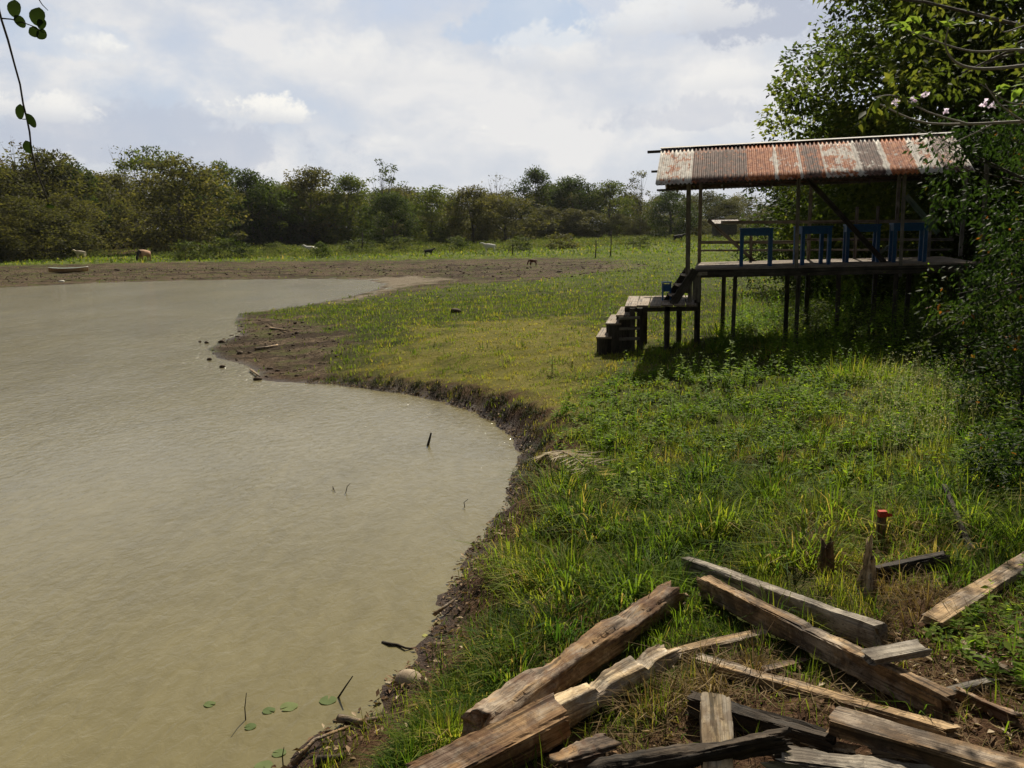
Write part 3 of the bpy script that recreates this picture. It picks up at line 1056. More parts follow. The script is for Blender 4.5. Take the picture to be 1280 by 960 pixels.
# weeds and tall grass strip in front of the wood
def weed_strip():
    r = np.random.default_rng(77)
    n = 5200
    u = r.uniform(-60, 1250, n)
    v0 = np.interp(u, [-60, 0, 180, 230, 500, 860, 1250], [326, 322, 318, 322, 316, 302, 300])
    v1 = np.interp(u, [-60, 0, 180, 230, 500, 860, 1250], [322, 317, 305, 302, 298, 289, 288])
    v = v1 + (v0 - v1) * r.uniform(0, 1, n)
    P = np.array([tuple(at(a, b, .75)) for a, b in zip(u, v)])
    ok = (P[:, 1] > 60) & (P[:, 1] < 330)
    gap = (u > 125) & (u < 195)
    ok &= ~(gap & (r.random(n) < .85))
    P = P[ok]
    z, sd = terrain(P[:, 0], P[:, 1]); P[:, 2] = z
    m = 26
    nP = len(P)
    tall = np.clip(.40 + .40 * vnoise(P[:, 0], P[:, 1], 91, 14, 3), .1, 1.1)
    C = np.repeat(P, m, 0)
    hh = np.repeat(tall * r.uniform(.7, 1.5, nP), m)
    off = r.normal(size=(nP * m, 3)) * np.array([.55, .55, 0])
    C = C + off
    C[:, 2] += hh * r.uniform(.05, 1, nP * m)
    D = unit(r.normal(size=C.shape) * np.array([1, 1, .6]) + np.array([0, 0, .6]))
    N = unit(r.normal(size=C.shape) + np.array([0, 0, .8]))
    L = r.uniform(.14, .34, len(C))
    V, Fq = leaves(C, D, N, L, L * .4)
    ti = np.clip(np.repeat(r.uniform(.1, .9, nP), m * 4), 0, 1)
    props(obj('meadow_weeds', mesh_np('meadow_weeds', V, Fq, ti), TR['scrub']), 'strip of waist-high green weeds between meadow and wood', 'weeds', kind='stuff')


weed_strip()

# distant shed behind the meadow, seen through the pavilion
def shed():
    p = onG(905, 297)
    e = empty('distant_shed', p, 'small distant shed with a rusty tin roof behind the meadow', 'shed')
    k = p.y / FPX
    wd, ht = 26 * k, 20 * k
    s = Soup(); s.box((0, 0, ht * .4), (wd, wd * .8, ht * .8)); obj('wall', s.mesh('wall'), M_PAVDARK, e)
    s = Soup()
    a = 0.34
    for sg in (-1, 1):
        s.box((0, sg * wd * .25, ht * .98), (wd * 1.25, wd * .62, .12), Matrix.Rotation(-sg * a, 3, 'X'))
    obj('roof', s.mesh('roof'), m_rust('shed_rust', .35, .5, 8), e)


shed()

# thin posts standing in the meadow
for (u, v0, v1, lab) in ((763, 321, 288, 'thicker of two thin wooden posts standing in the far meadow'),
                         (744, 322, 300, 'thinner left post of the two standing in the far meadow'),
                         (452, 318, 290, 'lone thin stake left of the black calf'),
                         (640, 319, 304, 'short thin stake right of the standing white cow')):
    a = onG(u, v0)
    b = atY(u + 1, v1, a.y)
    r0 = .7 * a.y / FPX
    props(tube('meadow_post', [a - Vector((0, 0, .2)), a.lerp(b, .5) + Vector((.04, 0, 0)), b], [r0 * 1.2, r0, r0 * .8], M_PAVDARK, sides=7), lab, 'post', 'thin posts in the far meadow')


# ------------------------------------------------------------------ pavilion
base = onG(868, 433)
PD = base.y
YAW = math.radians(-13)
BZ = base.z
pav = empty('raised_pavilion', base, 'open timber pavilion on stilts under a rusty corrugated iron roof', 'pavilion', rz=YAW)
TILT = math.tan(math.radians(1.0))      # the old frame has settled: right end a little high


def lz(x, z):
    return z + TILT * x


def loc_u(u, y_l):
    """local x on the line y=y_l of the pavilion seen at photo column u (at the deck's height)"""
    lo, hi = -6.0, 16.0
    Mw = Matrix.Translation(base) @ Matrix.Rotation(YAW, 4, 'Z')
    inv = RC.transposed()
    def proj(x):
        q = inv @ ((Mw @ Vector((x, y_l, 2.0))) - Vector((0, 0, CAM_Z)))
        return 640 + FPX * q.x / -q.z
    for _ in range(50):
        m = (lo + hi) / 2
        if proj(m) < u: lo = m
        else: hi = m
    return (lo + hi) / 2


def zat(v, y):
    """height above pavilion base seen at row v (near column 868) at depth y behind the front"""
    return atY(868, v, PD + y).z - BZ


DEP = 3.7
FZ = zat(336, 0)           # deck top
EZ = zat(229, -.45)        # front eave
RZ_ = zat(184, DEP / 2)    # ridge
XL = loc_u(868, 0)
XR = loc_u(1225, 0)
RXL = loc_u(818, -.45); RXR = loc_u(1180, DEP / 2)
# deck: boards are one surface, plus its edge beam and joists
s = Soup()
nb_ = 24
for i in range(nb_):
    yy = (i + .5) * DEP / nb_
    s.box(((XL + XR) / 2, yy, lz((XL + XR) / 2, FZ - .02) + random.uniform(-.004, .004)), (XR - XL, DEP / nb_ - .012, .035), Matrix.Rotation(-math.atan(TILT), 3, 'Y'))
obj('deck', s.mesh('deck'), M_DECK, pav)
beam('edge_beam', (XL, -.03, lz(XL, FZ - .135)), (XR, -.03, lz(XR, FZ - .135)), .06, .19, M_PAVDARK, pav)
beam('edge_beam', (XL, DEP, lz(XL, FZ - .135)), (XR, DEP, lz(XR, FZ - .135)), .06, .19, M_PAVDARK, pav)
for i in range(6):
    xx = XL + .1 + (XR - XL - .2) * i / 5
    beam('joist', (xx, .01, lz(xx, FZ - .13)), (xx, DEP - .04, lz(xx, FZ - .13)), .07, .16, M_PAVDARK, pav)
# stilts below the deck
Mp = Matrix.Translation(base) @ Matrix.Rotation(YAW, 4, 'Z')


def gl(x, y):
    q = Mp @ Vector((x, y, 0))
    return G(q.x, q.y) - BZ - .2


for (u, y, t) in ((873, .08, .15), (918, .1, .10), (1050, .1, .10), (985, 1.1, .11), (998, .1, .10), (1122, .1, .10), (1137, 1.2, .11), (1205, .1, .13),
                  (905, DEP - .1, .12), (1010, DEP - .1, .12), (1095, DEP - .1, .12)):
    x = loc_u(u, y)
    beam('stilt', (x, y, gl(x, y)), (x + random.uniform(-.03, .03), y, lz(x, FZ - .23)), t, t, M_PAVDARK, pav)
# posts from deck to roof
EF = EZ + .12
def roofz(y):
    return EZ + (RZ_ - EZ) * (y + .45) / (DEP / 2 + .45) if y <= DEP / 2 else EZ + (RZ_ - EZ) * (DEP + .45 - y) / (DEP / 2 + .45)
for (u, y, t) in ((860, .05, .115), (995, .05, .085), (1125, .05, .075), (1225, .05, .09)):
    x = loc_u(u, y)
    z0 = FZ - (.62 if u == 860 else .3)
    beam('post', (x, y - .06 if u != 860 else y - .05, lz(x, z0)), (x - .02, y, lz(x, roofz(y) - .06)), t, t * .8, M_PAVWOOD, pav)
for (u, y, t) in ((874, DEP - .08, .10), (1010, DEP - .08, .09), (1118, DEP - .08, .09), (1200, DEP - .08, .09)):
    x = loc_u(u, y)
    beam('post', (x, y, lz(x, FZ)), (x, y, lz(x, roofz(y) - .06)), t, t, M_PAVWOOD, pav)
# plates and rafters
for y in (.05, DEP - .08):
    beam('wall_plate', (RXL + .15, y, lz(RXL, roofz(y) - .09)), (RXR - .1, y, lz(RXR, roofz(y) - .09)), .07, .1, M_PAVDARK, pav)
for i in range(6):
    x = RXL + .35 + (RXR - RXL - .6) * i / 5
    beam('rafter', (x, -.4, lz(x, roofz(-.4) - .045)), (x, DEP / 2, lz(x, RZ_ - .045)), .05, .07, M_PAVDARK, pav)
    beam('rafter', (x, DEP + .4, lz(x, roofz(DEP + .4) - .045)), (x, DEP / 2, lz(x, RZ_ - .05)), .05, .07, M_PAVDARK, pav)
# purlins: their ends stick out on the left
beam('ridge_beam', (loc_u(808, DEP / 2), DEP / 2, lz(RXL, RZ_ - .07)), (RXR, DEP / 2, lz(RXR, RZ_ - .07)), .09, .07, M_PAVDARK, pav)
beam('purlin', (RXL - .34, DEP * .79, lz(RXL, roofz(DEP * .79) - .05)), (RXR, DEP * .79, lz(RXR, roofz(DEP * .79) - .05)), .08, .06, M_PAVDARK, pav)
beam('purlin', (RXL - .25, DEP + .3, lz(RXL, roofz(DEP + .3) - .05)), (RXR, DEP + .3, lz(RXR, roofz(DEP + .3) - .05)), .08, .06, M_PAVDARK, pav)
beam('purlin', (RXL + .02, -.3, lz(RXL, roofz(-.3) - .05)), (RXR, -.3, lz(RXR, roofz(-.3) - .05)), .06, .05, M_PAVDARK, pav)


def sheet(x0, x1, y0, y1, z0, z1, lift, mat, label=None, seam=.5):
    """one corrugated sheet, wide corrugations, with the edge thickness of real tin"""
    pitch = .104
    nx = max(int((x1 - x0) / pitch * 8), 8)
    ny = 6
    V = []
    xs_ = np.linspace(x0, x1, nx)
    jag = [random.uniform(-.02, .02) for _ in range(3)]
    sag = random.uniform(-.01, .012)
    for j in range(ny):
        f = j / (ny - 1)
        for i, x in enumerate(xs_):
            g = (x - x0) / (x1 - x0)
            y = y0 + (y1 - y0) * f
            if j == 0:
                y += (jag[0] + (jag[1] - jag[0]) * g) * np.sign(y1 - y0)
            z = z0 + (z1 - z0) * f + TILT * x + lift + .021 * math.cos(2 * math.pi * (x - RXL) / pitch) + sag * math.sin(math.pi * f)
            V.append((x, y, z))
    n = len(V)
    V += [(x, y, z - .0012) for x, y, z in V]
    Fq = []
    for j in range(ny - 1):
        for i in range(nx - 1):
            a = j * nx + i
            Fq.append((a, a + 1, a + nx + 1, a + nx))
            Fq.append((a + n, a + nx + n, a + nx + 1 + n, a + 1 + n))
    for i in range(nx - 1):
        Fq.append((i, i + n, i + 1 + n, i + 1))
        a = (ny - 1) * nx + i
        Fq.append((a, a + 1, a + 1 + n, a + n))
    sp = Soup(); sp.add(V, Fq, True)
    o = obj('roof_sheet', sp.mesh('roof_sheet'), mat, pav)
    wid = x1 - x0
    sm_ = np.array([max(smooth(.13, .03, np.array(min(v_[0] - x0, x1 - v_[0]))), 0.0) for v_ in V])
    a_ = o.data.attributes.new('seam', 'FLOAT', 'POINT')
    a_.data.foreach_set('value', (sm_ * seam).astype(np.float32))
    if label: o['label'] = label
    return o


SHEETS = [(818, 862, .42, .0, 'pale zinc roof sheet streaked with orange'), (862, 900, .75, .68, 'dark brown rusted roof sheet'), (900, 930, .8, .66, 'second dark brown rusted roof sheet'),
          (928, 962, .76, .1, 'bright orange rusted roof sheet'), (965, 1000, .70, .25, 'orange roof sheet with dark ribs'), (1000, 1026, .9, .62, 'dark purple brown roof sheet with orange foot'),
          (1026, 1072, .50, .25, 'pale roof sheet mottled with rust'), (1070, 1100, .4, .66, 'dark striped roof sheet'), (1104, 1146, .74, .0, 'orange roof sheet between two pale strips'),
          (1146, 1170, .45, .35, 'pale roof sheet with dark upper half'), (1168, 1182, .45, .6, 'dark narrow roof sheet at the right end')]
for i, (u0, u1, ru, dk, lab) in enumerate(SHEETS):
    x0, x1 = loc_u(u0, -.45), loc_u(u1, -.45)
    nxt = loc_u(SHEETS[i + 1][0], -.45) if i + 1 < len(SHEETS) else RXR - .03
    sheet(x0, max(x1, nxt) + .03, -.5, DEP / 2 + .02, EZ, RZ_ + .012, .003 * (i % 2), m_rust('rusty_iron', ru, dk, i), lab, (.4, .0, .05, .15, .8, .25, .3, .5, 1.0, .6, .3)[i])
mt_back = m_rust('rusty_iron_shaded_back', .8, .9, 21)  # rust mix darkened: shade under the roof put into the colour
nbk = 9
for i in range(nbk):
    x0 = RXL + (RXR - RXL) * i / nbk; x1 = RXL + (RXR - RXL) * (i + 1) / nbk + .03
    sheet(x0, x1, DEP + .5, DEP / 2 - .02, EZ, RZ_ + .012, .003 * (i % 2), mt_back)
M_ZINC = m_plain('zinc_cap', (.28, .26, .235), (.46, .43, .39), 6, .7, .2, .1)
s = Soup()
for sg in (-1, 1):
    s.box(((RXL + RXR) / 2, DEP / 2 + sg * .055, lz((RXL + RXR) / 2, RZ_ + .026)), (RXR - RXL + .05, .12, .004), Matrix.Rotation(-math.atan(TILT), 3, 'Y') @ Matrix.Rotation(-sg * .30, 3, 'X'))
obj('ridge_cap', s.mesh('ridge_cap'), M_ZINC, pav)

# braces
def br(u0, v0, u1, v1, y, wd, ht, mat):
    x0, x1 = loc_u(u0, y), loc_u(u1, y)
    beam('brace', (x0, y, atY(u0, v0, PD + y).z - BZ), (x1, y, atY(u1, v1, PD + y).z - BZ), wd, ht, mat, pav)
br(1002, 222, 1112, 332, 1.2, .06, .13, M_PAVDARK)
br(1127, 246, 1170, 290, .0, .05, .13, M_GREENWOOD)
br(884, 275, 948, 330, DEP - .18, .05, .10, M_PAVWOOD)
br(1118, 300, 1085, 326, DEP - .18, .05, .08, M_GREENWOOD)
# rails at the back and front
for (u0, v0, u1, v1, y, h) in ((900, 278, 1190, 276, DEP - .13, .09), (872, 303, 1000, 302, DEP - .13, .09), (872, 313, 1190, 310, DEP - .13, .055), (1000, 299, 1190, 298, DEP - .13, .07)):
    x0, x1 = loc_u(u0, y), loc_u(u1, y)
    beam('rail', (x0, y, atY(u0, v0, PD + y).z - BZ), (x1, y, atY(u1, v1, PD + y - .3).z - BZ), .04, h, M_PAVWOOD, pav)
for (u, y) in ((1068, DEP - .18), (1094, DEP - .18), (1160, DEP - .18), (938, DEP - .18)):
    x = loc_u(u, y)
    beam('baluster', (x, y, lz(x, FZ)), (x, y, lz(x, FZ + (1.45 if u > 1000 else .8))), .08, .05, M_PAVWOOD, pav)
# cladding boards beside the stair on the corner stilt
for k in range(3):
    x = XL - .10 + k * .115
    beam('corner_board', (x, -.09, FZ - .16), (x, -.09, FZ - .85 + .06 * (k % 2)), .105, .022, M_PAVWOOD, pav)
beam('corner_board', (XL - .2, -.13, FZ - .13), (XL + .33, -.13, FZ - .11), .03, .09, M_GREYWOOD, pav)

# blue tables on the deck
def table(uc, y, wd, dp, h, label, rz=0.0):
    x = loc_u(uc, y)
    q = Mp @ Vector((x, y, lz(x, FZ)))
    e = empty('tall_table', q, label, 'table', 'blue tables on the pavilion deck', YAW + rz)
    s = Soup(); s.box((0, 0, h - .02), (wd, dp, .04)); obj('tabletop', s.mesh('tabletop'), M_BLUE, e)
    for sx in (-1, 1):
        for sy in (-1, 1):
            s = Soup(); s.box((sx * (wd / 2 - .06), sy * (dp / 2 - .06), (h - .04) / 2), (.085, .085, h - .04)); obj('leg', s.mesh('leg'), M_BLUE, e)
    for sy in (-1, 1):
        s = Soup(); s.box((0, sy * (dp / 2 - .045), h - .12), (wd - .21, .03, .15)); obj('apron', s.mesh('apron'), M_BLUE, e)
    for sx in (-1, 1):
        s = Soup(); s.box((sx * (wd / 2 - .045), 0, h - .12), (.03, dp - .21, .15)); obj('apron', s.mesh('apron'), M_BLUE, e)


table(944, .75, .84, .62, .98, 'leftmost blue table on the deck, open grass behind it')
table(1014, .85, .80, .66, .98, 'blue table just right of the middle front post', .25)
table(1075, 1.5, .86, .62, .98, 'blue table behind the dark diagonal brace')
table(1133, 1.1, .84, .62, .98, 'blue table beside the right front post and leafy tree')

# stairs with landing
st = empty('wooden_stairs', (0, 0, 0), 'makeshift wooden steps and landing left of the pavilion', 'stairs')
def pl(u, v, y):
    return atY(u, v, y)
y0 = PD - .25
lzv = atY(800, 383, y0).z
lx0, lx1 = atY(781, 383, y0).x, atY(872, 383, y0).x
for i in range(6):
    xa = lx0 + (lx1 - lx0) * i / 6; xb = lx0 + (lx1 - lx0) * (i + 1) / 6 - .02
    beam('tread', ((xa + xb) / 2 + .0, y0 - .02 + random.uniform(-.05, .05), lzv + random.uniform(-.012, .012)), ((xa + xb) / 2 + .34, y0 + 1.75 + random.uniform(-.12, .05), lzv + .10), xb - xa, .05, M_DECK, st)
beam('bearer', (lx0, y0 + .02, lzv - .085), (lx1, y0 + .02, lzv - .085), .06, .11, M_PAVDARK, st)
beam('bearer', (lx0 + .3, y0 + 1.6, lzv), (lx1 + .3, y0 + 1.6, lzv), .06, .11, M_PAVDARK, st)
for (u, dy) in ((834, .05), (849, 1.5), (806, 1.5)):
    x = atY(u, 383, y0 + dy).x
    beam('leg', (x, y0 + dy, G(x, y0 + dy) - .15), (x, y0 + dy, lzv - .03), .13, .12, M_PAVDARK, st)
# upper flight: two stringers and treads from landing to deck
xa, xb = atY(838, 380, y0 + .4).x, atY(866, 345, y0 + .4).x
za, zb = lzv + .03, base.z + FZ - .02
for dy in (.1, .9):
    beam('stringer', (xa, y0 + dy, za), (xb, y0 + dy, zb), .05, .2, M_PAVDARK, st)
for i in range(3):
    f = (i + .6) / 3.4
    x = xa + (xb - xa) * f; z = za + (zb - za) * f + .06
    beam('tread', (x, y0 + .14, z), (x, y0 + .86, z), .24, .04, M_DECK, st)
# lower steps: treads on stacked slats and blocks
for (ua, ub_, v, n) in ((771, 788, 395, 4), (758, 775, 405, 3), (746, 763, 422, 2)):
    yy = y0 - .1
    zt = atY(780, v, yy).z
    x0_, x1_ = atY(ua, v, yy).x, atY(ub_, v, yy).x
    beam('tread', ((x0_ + x1_) / 2, yy, zt), ((x0_ + x1_) / 2 + .26, yy + 1.0, zt + .12), x1_ - x0_ + .05, .045, M_DECK, st)
    g0 = G(x0_, yy)
    for yq in (yy + .06, yy + .5):
        beam('block', ((x0_ + x1_) / 2 + .02, yq, g0 - .15), ((x0_ + x1_) / 2 + .02, yq, zt - .025), (x1_ - x0_) * .8, .12, M_PAVDARK, st)
xs0, xs1 = atY(774, 400, y0 - .2).x, atY(800, 400, y0 - .2).x
for v in (398, 411, 424):
    z = atY(785, v, y0 - .2).z
    beam('slat', (xs0, y0 - .17, z), (xs1, y0 - .17, z + .01), .04, .075, M_PAVWOOD, st)
x = atY(793, 400, y0 - .05).x
for dx in (-.06, .13):
    beam('leg', (x + dx, y0 - .1, G(x, y0) - .15), (x + dx, y0 - .1, lzv - .03), .13, .12, M_PAVDARK, st)

# blue stool standing on the landing
x = atY(833, 365, y0 + .85).x
e = empty('blue_stool', (x, y0 + .85, lzv + .055), 'small blue stool with pale top on the stair landing', 'stool', rz=-.1)
hst = 25 / FPX * PD * .95
s = Soup(); s.box((0, 0, hst), (.26, .26, .03)); obj('seat', s.mesh('seat'), m_plain('pale_blue_paint', (.22, .38, .55), (.35, .5, .65), 12), e)
for sx in (-1, 1):
    s = Soup(); s.box((sx * .10, 0, hst / 2 - .01), (.035, .22, hst - .03)); obj('side_panel', s.mesh('side_panel'), M_BLUE, e)
s = Soup(); s.box((0, -.09, hst - .14), (.16, .02, .2)); obj('apron', s.mesh('apron'), M_BLUE, e)


# ------------------------------------------------------------------ big trees on the right
def big_tree(name, seed, loc, H, R, base_h, ncl, per, size, mat, label, cat='tree', rad=.3, nlimb=22, group=None, **kw):
    r = np.random.default_rng(seed)
    V, Fq, ti, cs = crown_np(r, H, R, base_h, ncl, per, size, **kw)
    e = empty(name, loc, label, cat, group)
    obj('trunk', trunk_soup(r, H, cs, rad, base_h, nlimb).mesh('trunk'), M_BARK, e)
    obj('crown', mesh_np('crown', V, Fq, ti), mat, e)
    return e


def gp(x, y):
    return (x, y, G(x, y))


big_tree('broadleaf_tree', 301, gp(17.7, 35.0), 14.5, 7.0, 1.0, 520, 230, .22, TR['sunny'], 'huge leafy tree towering behind the right end of the rusty roof', rad=.45, lump=.18, aspect=.6, crs=(.11, .21))
big_tree('broadleaf_tree', 302, gp(24.5, 31.0), 15.5, 6.5, .8, 340, 200, .25, TR['dark'], 'tall dark tree filling the top right corner beyond the pavilion', rad=.45, lump=.3)
big_tree('broadleaf_tree', 303, gp(17.4, 45.0), 8.4, 4.2, .2, 220, 170, .22, TR['dark'], 'dark tree whose crown peeps over the middle of the rusty roof', rad=.25, lump=.4)
big_tree('broadleaf_tree', 304, gp(17.0, 41.0), 6.6, 4.8, .1, 240, 170, .19, TR['dark'], 'low dark tree seen between the posts behind the blue tables', rad=.25, lump=.4)
big_tree('broadleaf_tree', 308, gp(22.5, 46.0), 8.0, 5.2, .1, 230, 150, .21, TR['dark'], 'dark tree in the gap behind the right front post', rad=.25, lump=.3)
big_tree('leafy_tree', 305, gp(10.6, 15.2), 6.2, 2.6, .3, 170, 190, .115, TR['near'], 'dark leafy tree with orange leaves hiding the right end of the pavilion', rad=.14, lump=.35, flat=.8, hang=.7, aspect=.42)
big_tree('leafy_tree', 306, gp(12.9, 18.8), 7.0, 2.8, .3, 130, 170, .12, TR['near'], 'shadowy tree behind the dark leafy tree at the right edge', rad=.14, lump=.35, flat=.8, hang=.7, aspect=.42)

# flowering tree whose branches reach in at the top right
ft = empty('flowering_tree', gp(7.4, 8.2), 'tree with bare pale branches and pink blossoms reaching in at the top right', 'tree')
fo = Vector(ft.location)
def F_(u, v, y):
    return atY(u, v, y) - fo
tube('trunk', [Vector((0, 0, -.2)), Vector((.1, .05, 2.0)), Vector((-.05, .1, 4.0)), Vector((.1, 0, 6.5))], [.13, .11, .09, .05], M_TWIG, ft, 8)
TIPS = []
def branch(pts, r0, r1, twigs=0, seed=0):
    P = [F_(*p) for p in pts]
    # smooth by Catmull-Rom
    Q = []
    for i in range(len(P) - 1):
        a = P[max(i - 1, 0)]; b = P[i]; c = P[i + 1]; d = P[min(i + 2, len(P) - 1)]
        for k in range(5):
            t = k / 5
            Q.append(.5 * ((2 * b) + (-a + c) * t + (2 * a - 5 * b + 4 * c - d) * t * t + (-a + 3 * b - 3 * c + d) * t ** 3))
    Q.append(P[-1])
    n = len(Q)
    return tube('branch', Q, [r0 + (r1 - r0) * i / (n - 1) for i in range(n)], M_TWIG, ft, 6)
B1 = branch([(1500, 130, 8.2), (1380, 150, 8.3), (1280, 152, 8.4), (1210, 155, 8.5), (1150, 152, 8.5), (1095, 128, 8.6)], .022, .006)
branch([(1210, 155, 8.5), (1160, 140, 8.4), (1120, 120, 8.3), (1092, 122, 8.2)], .010, .004)
branch([(1280, 152, 8.4), (1255, 135, 8.3), (1240, 118, 8.3), (1232, 105, 8.3)], .009, .004)
B2 = branch([(1480, 60, 8.2), (1360, 70, 8.1), (1280, 82, 8.0), (1225, 86, 8.0), (1195, 78, 8.0), (1182, 58, 8.0), (1186, 34, 8.0)], .020, .006)
branch([(1480, 40, 8.2), (1340, 60, 8.1), (1270, 62, 8.0), (1215, 64, 8.0), (1165, 50, 8.0), (1132, 37, 8.0)], .014, .004)
branch([(1330, 130, 8.4), (1270, 130, 8.3), (1245, 118, 8.2), (1226, 105, 8.2)], .009, .003)
branch([(1360, 20, 8.0), (1290, 30, 8.0), (1255, 40, 8.0), (1250, 28, 8.0)], .009, .004)
branch([(1240, 156, 8.4), (1200, 175, 8.5), (1165, 190, 8.5)], .008, .003)
def leaf_cluster(spots, mat, name, L, asp, up=0.0, per=7, par=None):
    r = np.random.default_rng(len(spots) * 7 + int(L * 1000))
    C = np.array([tuple(F_(*s_)) for s_ in spots for _ in range(per)])
    C = C + r.normal(size=C.shape) * .02
    D = unit(r.normal(size=C.shape) * np.array([1, 1, .4]) + np.array([0, 0, up]))
    N = unit(r.normal(size=C.shape) * .4 + np.array([0, -.3, 1]))
    l = L * r.uniform(.6, 1.2, len(C))
    V, Fq = leaves(C, D, N, l, l * asp)
    obj(name, mesh_np(name, V, Fq, np.repeat(r.uniform(0, 1, len(C)), 4)), mat, par)
leaf_cluster([(1190, 26, 8), (1180, 30, 8), (1200, 28, 8), (1130, 28, 8), (1122, 30, 8), (1142, 24, 8), (1148, 40, 8), (1262, 2, 8), (1250, 112, 8.3), (1262, 110, 8.3), (1150, 128, 8.4), (1270, 108, 8.3)], TR['pale'], 'young_leaves', .11, .5, -.5, 5, B2)
leaf_cluster([(1090, 130, 8.4), (1100, 124, 8.3), (1085, 140, 8.4), (1115, 118, 8.3), (1105, 140, 8.4), (1128, 120, 8.3), (1080, 148, 8.4), (1120, 132, 8.4)], TR['mid'], 'drooping_leaves', .15, .42, -.9, 4, B1)
for (u, v, y) in ((1142, 124, 8.2), (1154, 119, 8.2), (1120, 128, 8.2), (1230, 131, 8.2), (1241, 132, 8.2), (1182, 140, 8.3)):
    r = np.random.default_rng(int(u))
    n = 9
    C = np.repeat(np.array([[0, 0, 0.]]), n, 0) + r.normal(size=(n, 3)) * .008
    D = unit(r.normal(size=(n, 3)) + np.array([0, -.5, .2])); N = unit(r.normal(size=(n, 3)))
    V, Fq = leaves(C, D, N, r.uniform(.03, .045, n), r.uniform(.025, .038, n), .4)
    o = obj('blossom', mesh_np('blossom', V, Fq, np.repeat(r.uniform(0, 1, n), 4)), M_PETAL, B1, F_(u, v, y))
# crown of the flowering tree above the frame (throws the dappled shade over the timber heap)
r = np.random.default_rng(417)
V, Fq, ti, cs = crown_np(r, 8.0, 1.8, 5.0, 50, 34, .11, flat=.6, lump=.4, hang=.6)
CO = np.array([-1.0, 4.2, -.2])
V = V + CO
for q in cs[::4]:
    a = Vector((.05, .05, 4.4 + .1 * (q[2] - 5)))
    b = Vector(q + CO)
    c = Vector((-.5, 3.0, 5.2))
    tube('branch', [a, a.lerp(c, .5) + Vector((.2, 0, .2)), c, c.lerp(b, .6) + Vector((0, 0, .1)), b], [.05, .04, .03, .018, .006], M_BARK, ft, 6)
obj('crown', mesh_np('crown', V, Fq, ti), TR['mid'], ft)

# undergrowth bushes at the right edge, below the trees
UB = [make_tree_mesh(330 + i, 1.6, 1.1, .03, 40, 60, .11, rad=.03, nlimb=7, flat=.8, aspect=.4) for i in range(2)]
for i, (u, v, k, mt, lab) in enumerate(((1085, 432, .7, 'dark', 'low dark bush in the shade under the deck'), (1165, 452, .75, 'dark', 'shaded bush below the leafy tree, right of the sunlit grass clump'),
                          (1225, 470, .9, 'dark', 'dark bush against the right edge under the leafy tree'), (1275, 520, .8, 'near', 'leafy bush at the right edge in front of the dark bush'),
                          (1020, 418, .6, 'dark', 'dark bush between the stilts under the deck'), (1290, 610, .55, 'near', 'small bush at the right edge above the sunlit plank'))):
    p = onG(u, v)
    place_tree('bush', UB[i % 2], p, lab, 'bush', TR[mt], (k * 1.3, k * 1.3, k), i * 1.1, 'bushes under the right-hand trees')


# ------------------------------------------------------------------ animals
def skin(name, nodes, edges, levels=2):
    me = bpy.data.meshes.new(name)
    me.from_pydata([n[:3] for n in nodes], edges, [])
    o = bpy.data.objects.new(name, me)
    COL.objects.link(o)
    m = o.modifiers.new('skin', 'SKIN')
    m.use_smooth_shade = True
    sk = me.skin_vertices[0].data
    for i, n in enumerate(nodes):
        sk[i].radius = (n[3], n[3] if len(n) < 5 else n[4])
    sk[0].use_root = True
    sb = o.modifiers.new('sub', 'SUBSURF')
    sb.levels = levels; sb.render_levels = levels
    dg = bpy.context.evaluated_depsgraph_get()
    out = bpy.data.meshes.new_from_object(o.evaluated_get(dg))
    out.name = name
    bpy.data.objects.remove(o)
    return out


def cow_mesh(pose):
    N = []
    E = []
    def add(x, y, z, r, parent=None):
        N.append((x, y, z, r))
        if parent is not None:
            E.append((parent, len(N) - 1))
        return len(N) - 1
    lie = pose == 'lie'
    dz = -.55 if lie else 0
    rump = add(-.62, 0, 1.02 + dz, .25)
    mid = add(-.1, 0, .96 + dz, .31, rump)
    chest = add(.45, 0, .98 + dz, .28, mid)
    neck = add(.70, 0, 1.08 + dz, .19, chest)
    if pose == 'graze':
        n2 = add(.92, 0, .80, .14, neck); hd = add(1.06, .02, .42, .125, n2); mz = add(1.14, .03, .13, .08, hd)
        ez, ex = .46, 1.04
    else:
        n2 = add(.92, 0, 1.25 + dz, .145, neck); hd = add(1.10, 0, 1.34 + dz, .125, n2); mz = add(1.36, 0, 1.20 + dz, .075, hd)
        ez, ex = 1.40 + dz, 1.06
    for s_ in (-1, 1):
        add(ex - .03, s_ * .20, ez, .035, hd)
    if not lie:
        for s_ in (-1, 1):
            a = add(.46, s_ * .15, .62, .12, chest); b = add(.47, s_ * .16, .36, .068, a); add(.46, s_ * .16, .03, .06, b)
            a = add(-.58, s_ * .16, .72, .16, rump); b = add(-.70, s_ * .17, .42, .075, a); add(-.62, s_ * .17, .03, .06, b)
    else:
        for s_ in (-1, 1):
            a = add(.45, s_ * .26, .2, .1, chest); add(.72, s_ * .28, .09, .065, a)
            a = add(-.5, s_ * .28, .22, .14, rump); add(-.15, s_ * .36, .10, .07, a)
    t = add(-.90, 0, .95 + dz, .035, rump); add(-.93, 0, .48 if not lie else .25, .03, t)
    return skin('cow_body', N, E)


CM = {p: cow_mesh(p) for p in ('stand', 'graze', 'lie')}


def cow(name, u, v, length_px, pose, mat, heading, label, cat='cow', sub=None):
    p = onG(u, v)
    k = length_px / FPX * p.y / 2.2
    o = bpy.data.objects.new(name, CM[pose].copy())
    o.data.materials.append(mat)
    o.location = p
    o.scale = (k, k, k)
    o.rotation_euler = (0, 0, heading)
    link(o)
    props(o, label, cat, 'cattle around the pond')
    if sub:
        # horns as a part of their own
        pass
    return o


